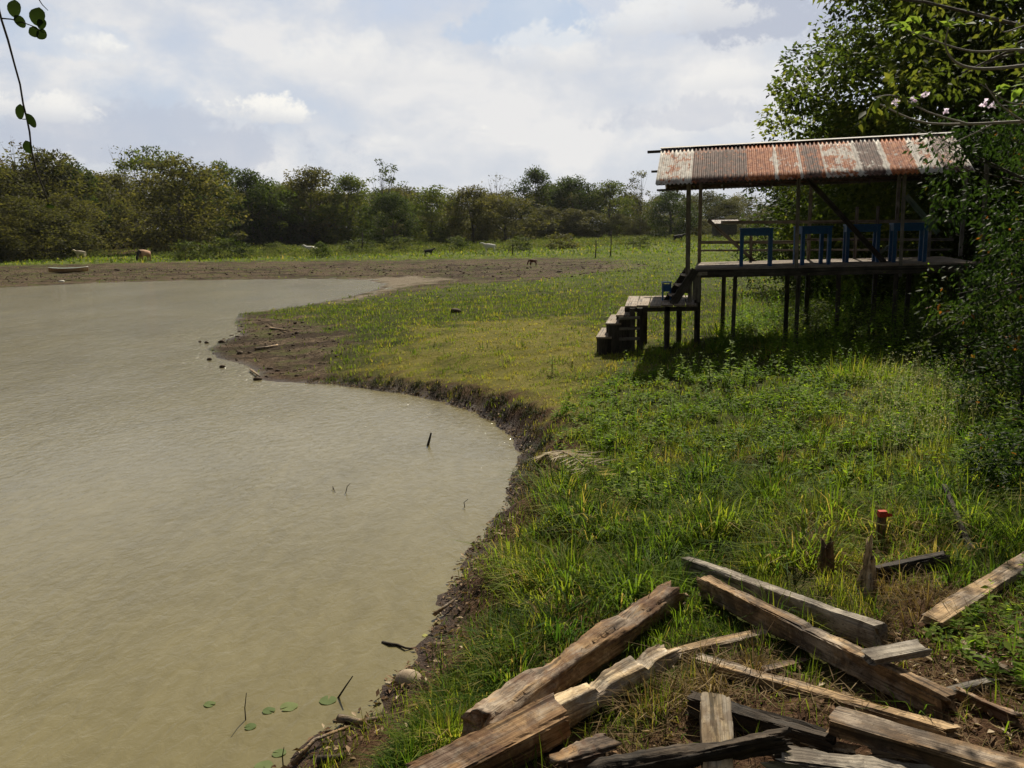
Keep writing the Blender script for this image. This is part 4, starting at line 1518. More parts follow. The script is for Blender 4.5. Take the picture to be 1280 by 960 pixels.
cow('calf', 101, 323, 17, 'stand', M_CREAMCOW, math.pi, 'cream white calf standing on the grass behind the canoe')
cow('cow', 181, 327, 26, 'graze', M_TANCOW, math.radians(-110), 'brown cow with a dark head grazing at the far bank, facing the water')
cow('cow', 389, 314, 20, 'lie', M_WHITECOW, math.radians(170), 'white cow lying half hidden in the weeds behind a dark bush')
cow('calf', 536, 320, 15, 'stand', M_BLACKCOW, math.radians(15), 'black calf in the meadow left of the standing white cow')
cow('cow', 612, 316, 20, 'stand', M_WHITECOW, math.radians(176), 'white cow standing in the weeds of the far meadow')
cow('calf', 666, 332, 14, 'graze', M_BROWNCOW, math.radians(195), 'reddish brown calf grazing on the mudflat')
cow('cow', 848, 303, 17, 'stand', M_BLACKCOW, math.radians(10), 'black cow far off beside the pavilion corner post')


# ------------------------------------------------------------------ canoe on the far mud
def canoe():
    p = onG(86, 341)
    Lc = 46 / FPX * p.y
    e = empty('canoe', p + Vector((0, 0, .02)), 'pale wooden canoe with orange side beached on the far mud', 'boat', rz=math.radians(12))
    n = 15
    rings = []
    for i in range(n):
        f = i / (n - 1) * 2 - 1
        b = .36 * (1 - abs(f) ** 2.6) + .015
        h0 = .10 * abs(f) ** 3
        h1 = .38 + .10 * abs(f) ** 2.5
        rings.append((f * Lc / 2, b, h0, h1))
    def shell(k, zlo, zhi, inset):
        s_ = Soup(); V = []; Fq = []
        for (x_, b, h0, h1) in rings:
            for j in range(9):
                a = j / 8 * 2 - 1
                prof = 1 - abs(a) ** 2.2
                zz_ = h1 + (h0 - h1) * prof
                V.append((x_, a * (b - inset), zz_ + inset))
        for i in range(n - 1):
            for j in range(8):
                q_ = i * 9 + j
                Fq.append((q_, q_ + 1, q_ + 10, q_ + 9))
        s_.add(V, Fq, True)
        return s_
    obj('hull', shell(0, 0, 1, 0).mesh('hull'), M_BOATO, e)
    obj('inner_hull', shell(0, 0, 1, .025).mesh('inner_hull'), M_BOATW, e)
    for sg in (-1, 1):
        pts = [Vector((x_, sg * b, h1 + .01)) for (x_, b, h0, h1) in rings]
        tube('gunwale', pts, [.032] * n, M_BOATT if sg > 0 else M_BOATW, e, 6)
    for f in (-.45, .35):
        s = Soup(); s.box((f * Lc / 2, 0, .33), (.22, .58, .03)); obj('seat', s.mesh('seat'), M_BOATW, e)


canoe()


# ------------------------------------------------------------------ foreground timber
KEEP = []          # segments that keep grass away: (p0, p1, radius)


def timber(name, p0, p1, wd, ht, mat, label, cat, roll=0.0, rough=.012, roundness=.25, seed=0, notches=(), taper=(1, 1), ragged=.05, bend=0.0, group='old timbers heaped by the bank'):
    """weathered baulk or log: ring cross-sections displaced by wear, ragged ends, axe notches"""
    r = np.random.default_rng(seed + 900)
    p0, p1 = Vector(p0), Vector(p1)
    L = (p1 - p0).length
    ns = max(int(L / .035), 14)
    nk = 28
    V = []
    ph = r.uniform(0, 6.28, 8)
    kn = [(r.uniform(.1, .9), r.uniform(0, 6.28), r.uniform(-.6, 1)) for _ in range(5)]
    endj = [[r.uniform(-1, 1) * ragged * L ** .3 for _ in range(nk)] for _ in range(2)]
    for i in range(ns + 1):
        f = i / ns
        x = (f - .5) * L
        sc = taper[0] + (taper[1] - taper[0]) * f
        cut = 0.0
        for (nf, nw, nd) in notches:
            d = (f - nf) * L
            if 0 <= d < nw:
                cut = max(cut, nd * (1 - d / nw))
        for k in range(nk):
            a = 2 * math.pi * (k + .5) / nk
            ca, sa = math.cos(a), math.sin(a)
            e = 2.0 / (2 + (1 - roundness) * 9)
            y = math.copysign(abs(ca) ** e, ca) * wd / 2 * sc
            z = math.copysign(abs(sa) ** e, sa) * ht / 2 * sc
            nz = rough * (.6 * math.sin(3 * a + 4 * f * L + ph[0]) + .5 * math.sin(5 * a - 3 * f * L + ph[1]) + .4 * math.sin(2 * a + 7 * f * L + ph[2]) + .45 * math.sin(11 * a + 2 * f * L + ph[3])
                          + .15 * math.sin(8 * a + 19 * f * L + ph[4]) + r.uniform(-.35, .35) + .2 * math.sin(13 * f * L + ph[5]))
            for (kf, ka, kd) in kn:
                dd = ((f - kf) * L / .12) ** 2 + (math.atan2(math.sin(a - ka), math.cos(a - ka)) / .5) ** 2
                nz -= kd * rough * 2.2 * math.exp(-dd)
            rr_ = math.hypot(y, z) + 1e-6
            y += y / rr_ * nz; z += z / rr_ * nz
            if cut > 0:
                z = min(z, ht / 2 * sc * (1 - 2 * cut))
            xx = x
            if i == 0: xx += endj[0][k] + ragged * .8 * math.sin(2 * a + ph[6])
            if i == ns: xx += endj[1][k] + ragged * .8 * math.sin(2 * a + ph[7])
            if i == 1: xx += endj[0][k] * .5
            if i == ns - 1: xx += endj[1][k] * .5
            V.append((xx, y + bend * math.sin(math.pi * f) * L, z))
    Fq = []
    for i in range(ns):
        for k in range(nk):
            k2 = (k + 1) % nk
            Fq.append((i * nk + k, (i + 1) * nk + k, (i + 1) * nk + k2, i * nk + k2))
    s = Soup(); s.add(V, Fq, roundness > .4)
    # ends: inner ring then a sunken centre
    for (row, sgn) in ((0, 1), (ns, -1)):
        b0 = row * nk
        inner = []
        cxm = sum(V[b0 + k][0] for k in range(nk)) / nk
        for k in range(nk):
            x, y, z = V[b0 + k]
            s.v.append((x * .5 + cxm * .5 + sgn * r.uniform(-.2, .6) * ragged, y * .55, z * .55)); inner.append(len(s.v) - 1)
        s.v.append((cxm + sgn * ragged * .3, 0, 0)); c = len(s.v) - 1
        for k in range(nk):
            k2 = (k + 1) % nk
            s.f.append((b0 + k, b0 + k2, inner[k2], inner[k])); s.sm.append(False)
            s.f.append((inner[k], inner[k2], c)); s.sm.append(False)
    o = obj(name, s.mesh(name), mat)
    o.matrix_world = Matrix.Translation((p0 + p1) / 2) @ frame(p1 - p0, roll).to_4x4()
    KEEP.append(((p0.x, p0.y), (p1.x, p1.y), max(wd, ht) * .5))
    props(o, label, cat, group)
    return o


timber('log', onG(598, 914, .12), onG(842, 742, .15), .245, .23, M_REDWOOD, 'thick reddish brown log lying nearest the grass, left of the heap', 'log', roundness=.9, rough=.022, seed=1,
       notches=((.70, .22, .22),), taper=(1.08, .78), ragged=.05)
timber('log', onG(668, 906, .12), onG(833, 820, .14), .175, .17, M_PALEWOOD, 'pale weathered log with axe-cut notches beside the reddish log', 'log', roundness=.75, rough=.016, seed=2,
       notches=((.42, .16, .34), (.78, .14, .42)), taper=(1.1, .85), ragged=.06)
timber('squared_log', onG(520, 990, .15), onG(698, 897, .17), .27, .21, M_REDWOOD, 'flat-topped squared log at the bottom edge, in front of the pale notched log', 'log', roundness=.22, rough=.012, seed=3,
       taper=(1.05, .95), ragged=.03, roll=.12)
timber('beam', onG(858, 708, .12), onG(1100, 796, .12), .115, .18, M_GREYWOOD, 'grey squared beam lying furthest back in the heap, against the grass', 'beam', roundness=.06, rough=.006, seed=4, ragged=.015)
timber('beam', onG(880, 732, .12), onG(1186, 884, .12), .12, .165, M_BROWNWOOD, 'long brown beam with a short board resting across it', 'beam', roundness=.1, rough=.010, seed=5, ragged=.03, notches=((.50, .1, .12),))
timber('board', onG(1085, 822, .27), onG(1153, 809, .27), .15, .05, M_GREYWOOD, 'short grey board resting across the long brown beam', 'board', roundness=.08, rough=.004, seed=6, ragged=.015)
timber('plank', onG(836, 820, .06), onG(954, 793, .07), .10, .06, M_TANWOOD, 'thin tan plank touching the end of the pale notched log', 'plank', roundness=.15, rough=.006, seed=7, ragged=.03)
timber('plank', onG(870, 826, .07), onG(1190, 918, .04), .11, .08, M_TANWOOD, 'long tan plank on bare soil in front of the long brown beam', 'plank', roundness=.1, rough=.007, seed=8, ragged=.03)
timber('beam', onG(865, 880, .10), onG(1038, 932, .08), .11, .13, M_DARKWOOD, 'dark beam lying behind the upturned pale board', 'beam', roundness=.25, rough=.012, seed=9, ragged=.03)
timber('board', onG(894, 874, .30), onG(899, 985, .05), .185, .055, M_PALEWOOD, 'pale wide board tilted up towards the camera at the bottom', 'board', roundness=.08, rough=.007, seed=10, ragged=.03, roll=.05)
timber('rotten_log', onG(745, 968, .12), onG(978, 924, .19), .12, .12, M_DARKWOOD, 'dark rotten log crossing over the pale tilted board', 'log', roundness=.7, rough=.016, seed=11, taper=(1.1, .7), ragged=.05)
timber('plank', onG(1042, 900, .17), onG(1330, 985, .17), .20, .10, M_BROWNWOOD, 'thick brown plank running off the bottom right corner', 'plank', roundness=.06, rough=.006, seed=12, ragged=.012)
timber('beam', onG(968, 952, .10), onG(1215, 985, .08), .17, .12, M_GREYWOOD, 'split grey beam with open fibres at the bottom edge', 'beam', roundness=.3, rough=.016, seed=13, ragged=.05)
timber('plank', onG(1166, 776, .06), onG(1330, 672, .16), .17, .055, M_TANWOOD, 'sunlit tan plank slanting in from the right edge', 'plank', roundness=.08, rough=.006, seed=14, ragged=.03)
timber('beam', onG(1093, 720, .10), onG(1182, 700, .12), .10, .15, M_DARKWOOD, 'dark beam half sunk in the grass behind the splintered stump', 'beam', roundness=.15, rough=.01, seed=15, ragged=.03)
timber('splintered_stump', onG(1082, 745, .0), onG(1080, 745, .0) + Vector((.05, .05, .40)), .12, .07, M_PALEWOOD, 'splintered upright stump between the grey beam and the red stake', 'stump', roundness=.5, rough=.022, seed=16, taper=(1.1, .45), ragged=.10)
timber('rotten_branch', onG(1196, 866, .04), onG(1272, 900, .04), .07, .06, M_REDWOOD, 'crumbling reddish branch on the bare soil at bottom right', 'branch', roundness=.9, rough=.012, seed=17, ragged=.04)
timber('rotten_post', onG(1033, 715, 0), onG(1033, 715, 0) + Vector((0, .03, .27)), .11, .11, M_BROWNWOOD, 'short rotten brown post standing in the dry grass left of the stump', 'post', roundness=.7, rough=.018, seed=18, taper=(1.1, .8), ragged=.05)
timber('wood_chunk', onG(1010, 935, .05), onG(1065, 944, .05), .10, .08, M_TANWOOD, 'broken tan wood chunk between the dark beam and the thick brown plank', 'wood chunk', roundness=.3, rough=.012, seed=19, ragged=.05)
timber('rotten_chunk', onG(700, 955, .05), onG(760, 938, .05), .14, .10, M_REDWOOD, 'crumbled red rotten chunk right of the flat-topped log', 'wood chunk', roundness=.6, rough=.025, seed=20, ragged=.06)
timber('leaning_pole', onG(1215, 690, .0), onG(1178, 640, .0) + Vector((0, 0, .3)), .05, .05, M_DARKWOOD, 'dark thin pole leaning in the grass near the right edge', 'pole', roundness=1, rough=.005, seed=21, ragged=.02)

timber('slat', onG(1128, 899, .03), onG(1192, 922, .03), .09, .03, M_TANWOOD, 'thin tan slat on the soil just behind the thick brown plank', 'board', roundness=.1, rough=.004, seed=22, ragged=.03)
timber('slat', onG(1172, 868, .03), onG(1240, 850, .03), .06, .025, M_GREYWOOD, 'thin grey slat lying on soil beside the crumbling branch', 'board', roundness=.1, rough=.004, seed=23, ragged=.03)
timber('slat', onG(955, 838, .03), onG(1005, 826, .03), .06, .03, M_BROWNWOOD, 'short brown slat in the grass between the long plank and long beam', 'board', roundness=.1, rough=.004, seed=24, ragged=.03)
timber('slat', onG(1090, 942, .05), onG(1235, 962, .05), .08, .03, M_PALEWOOD, 'thin pale slat beside the split grey beam at the bottom edge', 'board', roundness=.1, rough=.004, seed=25, ragged=.03)
timber('slat', onG(1205, 812, .03), onG(1262, 838, .03), .05, .025, M_BROWNWOOD, 'thin brown slat on bare soil below the sunlit plank', 'board', roundness=.1, rough=.004, seed=26, ragged=.03)

# red-topped stake
p = onG(1099, 684)
e = empty('marker_stake', p, 'wooden stake with a red top standing in dry grass', 'stake')
hs = 42 / FPX * p.y * 1.06
o = beam('shaft', (0, 0, -.15), (.01, 0, hs), .075, .055, M_BROWNWOOD, e)
s = Soup(); s.box((.01, 0, hs + .012), (.079, .059, .06)); obj('red_top', s.mesh('red_top'), M_RED, e)
s = Soup(); s.add([(.045, -.034, hs + .03), (.045, -.034, hs - .01), (.085, -.06, hs), (.09, -.05, hs + .025)], [(0, 1, 2, 3)]); obj('red_tag', s.mesh('red_tag'), M_RED, e)

# rock at the water's edge
def blob(name, loc, r_, mat, label, cat, seed, group=None, sub=3, noise=.18):
    import bmesh
    rr = np.random.default_rng(seed)
    bm = bmesh.new()
    bmesh.ops.create_icosphere(bm, subdivisions=sub, radius=1)
    ph = rr.uniform(0, 6.28, (6, 3)); k = rr.normal(size=(6, 3)) * 1.8
    for v in bm.verts:
        n = sum(math.sin(v.co.dot(Vector(k[i])) + ph[i][0]) for i in range(6)) / 6
        v.co *= 1 + noise * n * 1.6
        v.co = Vector((v.co.x * r_[0], v.co.y * r_[1], v.co.z * r_[2]))
    me = bpy.data.meshes.new(name)
    bm.to_mesh(me); bm.free()
    me.polygons.foreach_set('use_smooth', [True] * len(me.polygons))
    o = obj(name, me, mat, None, loc)
    return props(o, label, cat, group)


blob('rock', at(509, 850, .06), (.12, .10, .085), M_STONE, 'smooth tan rock at the near water edge', 'rock', 3)
blob('stone', onG(570, 389, .05), (.22, .16, .14), M_CLOD, 'dark stone on the short grass beyond the mud point', 'stone', 4)
for i, (u, v, k, lab) in enumerate(((258, 428, .13, 'mud clod at the very tip of the point, furthest back'), (262, 449, .12, 'mud clod in the water left of the point'), (278, 458, .13, 'mud clod in shallow water below the tip'),
                          (322, 474, .16, 'largest mud clod at the corner of the muddy point'), (250, 427, .08, 'small outlying clod standing off the tip in the water'), (413, 411, .12, 'clod at the grass edge of the mud'), (371, 416, .13, 'lone clod on the bare mud of the point'))):
    q = at(u, v, .03) if u < 300 else onG(u, v, .02)
    k *= .72
    blob('mud_clod', q, (k, k * .8, k * .55), M_CLOD, lab, 'mud clod', 40 + i, 'clods around the muddy point', 2)
blob('shore_stone', onG(77, 352, .03), (.25, .15, .12), M_BOATW, 'pale stone at the far waterline below the canoe', 'stone', 5, None, 2)

# sticks: in the water, on the mud and along the shore
def stick(pts, r0, label, mat=M_DARKWOOD, name='stick', group=None):
    o = tube(name, pts, [r0 * (1 - .5 * i / (len(pts) - 1)) for i in range(len(pts))], mat, sides=6)
    return props(o, label, 'stick', group)
a = at(535, 556, 0)
stick([a + Vector((0, 0, -.3)), a, a + Vector((.03, 0, .10)), atY(539, 541, a.y)], .035, 'dark stick poking out of the pond below the steep bank', name='pond_stick')
a = at(417, 612, 0); stick([a - Vector((0, 0, .1)), atY(416, 608, a.y), atY(420, 618, a.y - .2)], .008, 'thin bent twig in the open water, left of a forked one', name='pond_twig')
a = at(430, 616, 0); stick([a - Vector((0, 0, .1)), atY(434, 608, a.y), atY(438, 604, a.y)], .008, 'thin forked twig in the open water', name='pond_twig')
a = at(582, 634, 0); stick([a - Vector((0, 0, .1)), atY(580, 628, a.y), atY(585, 624, a.y)], .008, 'small twig standing in water near the grassy shore', name='pond_twig')
a = at(307, 900, 0); stick([a - Vector((0, 0, .1)), atY(306, 885, a.y), atY(308, 866, a.y)], .006, 'thin upright twig among the lily leaves', name='pond_twig')
a = at(354, 958, 0); stick([a - Vector((0, 0, .1)), atY(353, 945, a.y), atY(355, 934, a.y)], .006, 'thin twig standing in the water at the bottom edge', name='pond_twig')
a = at(420, 872, 0); stick([a - Vector((0, 0, .03)), atY(432, 858, a.y), atY(441, 845, a.y)], .010, 'leaning twig by the yellow floating leaf', name='pond_twig')
stick([at(478, 803, .0), at(488, 805, .016), at(497, 806, .012), at(507, 810, .02), at(517, 811, .0)], .017, 'dark waterlogged stick floating near the rock', name='driftwood')
stick([at(543, 768, .05), at(558, 757, .08), at(570, 748, .1)], .022, 'brown stick lying on the shore where it turns', M_BROWNWOOD, name='driftwood')
stick([at(424, 898, .05), at(450, 903, .08), at(479, 897, .1)], .04, 'thick brown stick along the near waterline', M_BROWNWOOD, name='driftwood')
stick([at(366, 955, .04), at(393, 925, .07), at(436, 908, .09)], .022, 'long curved stick on the leaf litter at the near waterline', M_BROWNWOOD, name='driftwood')
stick([at(398, 951, .1), at(414, 949, .12), at(432, 944, .13)], .045, 'short thick stub of wood at the bottom shore', M_DARKWOOD, name='driftwood')
stick([onG(338, 410, .04), onG(352, 412, .05), onG(362, 414, .04)], .05, 'upper of two pale sticks on the muddy point', M_TANWOOD, name='mud_stick')
stick([onG(318, 436, .04), onG(334, 434, .05), onG(347, 431, .04)], .05, 'lower of two pale sticks on the muddy point', M_TANWOOD, name='mud_stick')
stick([at(313, 462, .05), at(320, 467, .06), at(325, 471, .05)], .035, 'short stick beside the largest mud clod', M_TANWOOD, name='mud_stick')

# floating lily leaves
def lily(u, v, rr_, t, lab):
    q = at(u, v, .006)
    n = 18
    V = [(0, 0, 0)] + [(math.cos(a) * rr_ * random.uniform(.92, 1.05), math.sin(a) * rr_ * random.uniform(.92, 1.05), .003 * math.sin(3 * a)) for a in np.linspace(.25, 2 * math.pi - .1, n)]
    me = mesh_np('lily_leaf', V, [(0, i, i + 1) for i in range(1, n)], np.full(n + 1, t))
    o = obj('lily_leaf', me, M_LILY, None, q)
    o.rotation_euler = (0, 0, random.uniform(0, 6))
    props(o, lab, 'lily leaf', 'leaves floating on the pond')
lily(361, 883, .075, .5, 'largest green floating leaf near the middle of the row')
lily(336, 888, .055, .1, 'dark green floating leaf left of the largest one')
lily(410, 875, .075, .35, 'round green floating leaf beside the leaning twig')
lily(262, 880, .05, .3, 'floating leaf lying furthest out on the water')
lily(313, 908, .05, .0, 'half sunken leaf at the foot of the upright twig')
lily(531, 794, .03, 1.0, 'small yellow leaf floating near the shore')
lily(380, 940, .04, .95, 'yellowish leaf at the near waterline')
lily(330, 957, .07, .2, 'green floating leaf cut by the bottom edge')
lily(349, 941, .055, .05, 'dull green floating leaf near the bottom edge')

# dry palm frond on the bank
def frond():
    a = onG(672, 573, .05); b = onG(742, 595, .12)
    e = empty('palm_frond', a, 'dry pale palm frond lying on the bank edge', 'palm frond')
    d = b - a
    pts = [Vector((0, 0, 0)) + d * f + Vector((0, 0, .22 * math.sin(math.pi * f))) for f in np.linspace(0, 1, 9)]
    tube('midrib', pts, [.018 - .0015 * i for i in range(9)], M_TANWOOD, e, 6)
    r = np.random.default_rng(5)
    n = 90
    f = r.uniform(.12, 1, n)
    C = np.array([tuple(d * q + Vector((0, 0, .22 * math.sin(math.pi * q)))) for q in f])
    sd_ = np.where(r.random(n) < .5, -1, 1)[:, None]
    dn = np.array(tuple(d.normalized()))
    sidev = np.array([-dn[1], dn[0], 0])
    D = dn * .7 + sidev * sd_ * .8 + r.normal(size=(n, 3)) * .15 + np.array([0, 0, -.1])
    N = r.normal(size=(n, 3)) * .4 + np.array([0, 0, 1])
    V, Fq = leaves(C, D, N, r.uniform(.3, .55, n), r.uniform(.018, .03, n))
    obj('leaflets', mesh_np('leaflets', V, Fq, np.repeat(r.uniform(0, 1, n), 4)), GR['frond'], e)


frond()


# ------------------------------------------------------------------ grass and weeds
def keepout(x, y, extra=0.02):
    ok = np.ones(len(x), dtype=bool)
    for (a, b, r_) in KEEP:
        ex, ey = b[0] - a[0], b[1] - a[1]
        t = np.clip(((x - a[0]) * ex + (y - a[1]) * ey) / (ex * ex + ey * ey + 1e-9), 0, 1)
        d = np.hypot(x - a[0] - t * ex, y - a[1] - t * ey)
        ok &= d > r_ + extra
    return ok


def scatter(ya, yb, dens, x_lo=None, x_hi=None):
    xa = -(0.60 * yb + 2.5) if x_lo is None else x_lo
    xb = 0.60 * yb + 2.5 if x_hi is None else x_hi
    n = int((xb - xa) * (yb - ya) * dens)
    x = rng.uniform(xa, xb, n); y = rng.uniform(ya, yb, n)
    ok = np.abs(x) < .60 * y + 2.5
    x, y = x[ok], y[ok]
    z, sd = terrain(x, y)
    ok = sd > .06
    return x[ok], y[ok], z[ok], sd[ok]


def lawn():
    Vs, Fs, Ts = [], [], []
    nb = 0
    #          ya  yb  dens  hmin hmax  width
    for (ya, yb, dens, h0, h1, wd) in ((3.5, 9, 1500, .05, .20, .0065), (9, 14, 800, .06, .20, .0095), (14, 24, 380, .05, .16, .013), (24, 45, 85, .05, .16, .026), (45, 100, 18, .05, .16, .06), (100, 190, 3.0, .15, .35, .15)):
        x, y, z, sd = scatter(ya, yb, dens)
        mud, soil, sand, dry = masks(x, y)
        strip = smooth(1.0, .3, sd * (1 - .38 * smooth(15, 11, y)) + .45 * vnoise(x, y, 31, .9, 3)) * smooth(30, 18, y)
        cl = vnoise(x, y, 41, .9, 3)
        p = (1 - .97 * mud) * (1 - .90 * soil) * (1 - sand) * (1 - .75 * strip) * (np.clip(.75 + .6 * cl, .2, 1) if ya > 20 else np.clip(.55 + .95 * cl, .06, 1))
        ok = (rng.random(len(x)) < p)
        ok &= keepout(x, y)
        x, y, z, sd, dry, cl = x[ok], y[ok], z[ok], sd[ok], dry[ok], cl[ok]
        n = len(x)
        H = rng.uniform(h0, h1, n) * (1 - .5 * dry) * np.clip(1 + .8 * cl, .4, 1.9)
        V, Fq = blades(np.stack([x, y, z - .01], 1), H, wd * rng.uniform(.6, 1.4, n), rng.uniform(.15, .9, n), rng.uniform(0, 6.28, n))
        ti = np.clip(.30 + .34 * dry + .13 * rng.normal(size=n) + .30 * vnoise(x, y, 43, 3.2, 4) + .5 * (rng.random(n) < .06), 0, 1)
        Vs.append(V); Fs.append(Fq + nb); Ts.append(np.repeat(ti, 5)); nb += len(V)
    o = obj('short_grass', mesh_np('short_grass', np.concatenate(Vs), np.concatenate(Fs), np.concatenate(Ts)), GR['lawn'])
    props(o, 'short green and yellowish grass covering the bank and meadow', 'grass', kind='stuff')


lawn()


def clump_np(P, nbl, H, spread, wd, r, stiff=.68):
    n = int(nbl)
    a = r.uniform(0, 6.28, n)
    q = r.uniform(0, 1, n) ** .7
    B = np.array(P)[None, :] + np.stack([np.cos(a) * q * spread, np.sin(a) * q * spread, np.zeros(n)], 1)
    h = H * r.uniform(.5, 1.15, n)
    return B, h, np.clip(r.normal(stiff, .3, n) + .25 * q, .1, 1.3), a + r.normal(size=n) * .5, wd * r.uniform(.6, 1.4, n)


def grass_clumps(name, spots, mat, label, kindstuff=True, cat='grass', tbase=.4, tvar=.25, seed=1):
    r = np.random.default_rng(seed)
    A = [[], [], [], [], [], []]
    for (x, y, nbl, H, sp, wd) in spots:
        z = G2(x, y)
        B, h, le, di, w_ = clump_np((x, y, z - .02), nbl, H, sp, wd, r)
        zz_, _ = terrain(B[:, 0], B[:, 1]); B[:, 2] = zz_ - .02
        ti = np.clip(tbase + r.normal() * tvar + r.normal(size=len(h)) * .1 + .6 * (r.random(len(h)) < .07), 0, 1)
        for l_, v_ in zip(A, (B, h, w_, le, di, ti)):
            l_.append(v_)
    B, h, w_, le, di, ti = [np.concatenate(a) for a in A]
    ok = keepout(B[:, 0], B[:, 1])
    V, Fq = blades(B[ok], h[ok], w_[ok], le[ok], di[ok], .35)
    o = obj(name, mesh_np(name, V, Fq, np.repeat(ti[ok], 5)), mat)
    props(o, label, cat, kind='stuff' if kindstuff else None)
    return o


_gc = {}
def G2(x, y):
    return 0.0


def sample_px(n, poly, r):
    """random ground points under a photo-space polygon, even on the ground"""
    P = np.array([tuple(onG(u, v).to_2d()) for u, v in poly])
    lo, hi = P.min(0), P.max(0)
    out = []
    while len(out) < n:
        x = r.uniform(lo[0], hi[0], n * 3); y = r.uniform(lo[1], hi[1], n * 3)
        ok = poly_sd(x, y, P) < 0
        out += list(zip(x[ok], y[ok]))
    return np.array(out[:n])


r = np.random.default_rng(61)
# knee-high grass round the heap and along the near bank
spots = []
for (poly, n, nb_, H, sp, wd) in (
        ([(625, 705), (710, 600), (900, 590), (1060, 640), (1060, 720), (880, 700), (850, 740), (700, 800), (640, 780)], 260, 60, .42, .16, .015),
        ([(485, 975), (565, 860), (640, 770), (700, 790), (590, 910), (540, 960)], 90, 70, .30, .12, .011),
        ([(850, 760), (960, 760), (1010, 800), (950, 800), (870, 810)], 20, 45, .30, .10, .009),
        ([(1060, 640), (1280, 580), (1400, 640), (1280, 700), (1180, 740), (1100, 720)], 95, 60, .46, .16, .014),
        ([(700, 590), (720, 520), (1000, 480), (1280, 540), (1280, 590), (1000, 620)], 200, 45, .30, .2, .012),
        ([(840, 720), (880, 720), (850, 800), (800, 830)], 14, 50, .32, .12, .010),
        ([(870, 442), (905, 402), (1250, 395), (1250, 445), (1050, 455)], 150, 45, .62, .22, .018),
        ([(770, 445), (850, 430), (880, 445), (800, 462)], 16, 40, .34, .2, .016),
        ([(1060, 760), (1400, 720), (1400, 960), (1200, 940), (1050, 880)], 30, 24, .22, .12, .010),
        ([(700, 1000), (760, 900), (880, 840), (1000, 860), (1000, 960)], 26, 22, .20, .12, .009)):
    for (x, y) in sample_px(n, poly, r):
        q = float(vnoise(np.array([x]), np.array([y]), 87, 1.3, 3)[0])
        if q < -.2 and r.random() < .5:
            continue
        spots.append((x, y, nb_ * r.uniform(.5, 1.4), H * .85 * r.uniform(.45, 1.3) * (1 + .6 * q), sp * r.uniform(1.1, 2.4), wd))
grass_clumps('tall_grass', spots, GR['tall'], 'knee-high green grass tussocks round the timber heap and slope', tbase=.33, tvar=.30, seed=2)
# short rough tussocks over the middle lawn
spots = []
for (x, y) in sample_px(420, [(440, 440), (520, 395), (640, 360), (830, 350), (860, 420), (760, 460), (700, 540), (680, 500), (560, 470)], r):
    spots.append((x, y, 16, .20 * r.uniform(.5, 1.6), .22, .016))
grass_clumps('rough_grass', spots, GR['lawn'], 'low rough tussocks scattered over the middle lawn', tbase=.35, tvar=.2, seed=3)
# dry straw
spots = []
for (poly, n) in (([(985, 650), (1060, 650), (1070, 715), (1000, 705)], 34), ([(1070, 640), (1130, 640), (1160, 700), (1100, 715)], 16), ([(780, 560), (1000, 500), (1100, 560), (900, 620)], 26), ([(660, 600), (760, 620), (740, 700), (640, 680)], 14), ([(660, 790), (720, 760), (760, 790), (700, 830)], 10), ([(1090, 720), (1160, 720), (1180, 790), (1110, 790)], 16),
                  ([(760, 900), (860, 830), (960, 830), (900, 880)], 22)):
    for (x, y) in sample_px(n, poly, r):
        spots.append((x, y, 40, .28 * r.uniform(.4, 1.4), .18, .008))
grass_clumps('dry_grass', spots, GR['dry'], 'dry straw coloured grass round the stump and stake', tbase=.45, tvar=.2, seed=4)
def straw():
    r = np.random.default_rng(66)
    P2 = np.concatenate([sample_px(5200, [(700, 1000), (720, 920), (830, 820), (1000, 790), (1180, 740), (1400, 760), (1400, 1000)], r), sample_px(1800, [(980, 640), (1120, 640), (1200, 740), (1100, 790), (980, 720)], r)])
    cl = vnoise(P2[:, 0], P2[:, 1], 47, 1.1, 3)
    P2 = P2[(cl > -.15) | (r.random(len(P2)) < .25)]
    P2 = P2[keepout(P2[:, 0], P2[:, 1])]
    z, _ = terrain(P2[:, 0], P2[:, 1])
    n = len(P2)
    a = r.uniform(0, 6.28, n)
    D = np.stack([np.cos(a), np.sin(a), r.normal(.05, .22, n)], 1)
    N = unit(r.normal(size=(n, 3)) * .4 + np.array([0, 0, 1]))
    V, Fq = leaves(np.stack([P2[:, 0], P2[:, 1], z + r.uniform(.003, .05, n)], 1), D, N, r.uniform(.08, .32, n), r.uniform(.004, .009, n), .2)
    props(obj('straw', mesh_np('straw', V, Fq, np.repeat(r.uniform(0, .8, n), 4)), GR['dry']), 'flattened dry stalks matted over the soil round the timber', 'straw', kind='stuff')


straw()
# dark fringe hanging over the steep bank
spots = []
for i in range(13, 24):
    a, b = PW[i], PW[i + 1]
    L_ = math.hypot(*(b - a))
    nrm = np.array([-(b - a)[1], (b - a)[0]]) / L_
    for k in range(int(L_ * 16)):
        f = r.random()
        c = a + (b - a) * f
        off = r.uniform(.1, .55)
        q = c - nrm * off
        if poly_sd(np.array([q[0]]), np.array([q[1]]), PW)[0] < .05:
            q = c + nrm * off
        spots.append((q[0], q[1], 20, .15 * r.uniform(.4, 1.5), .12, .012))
grass_clumps('bank_grass', spots, GR['bank'], 'dark grass and roots hanging over the steep bank', tbase=.4, tvar=.25, seed=5)

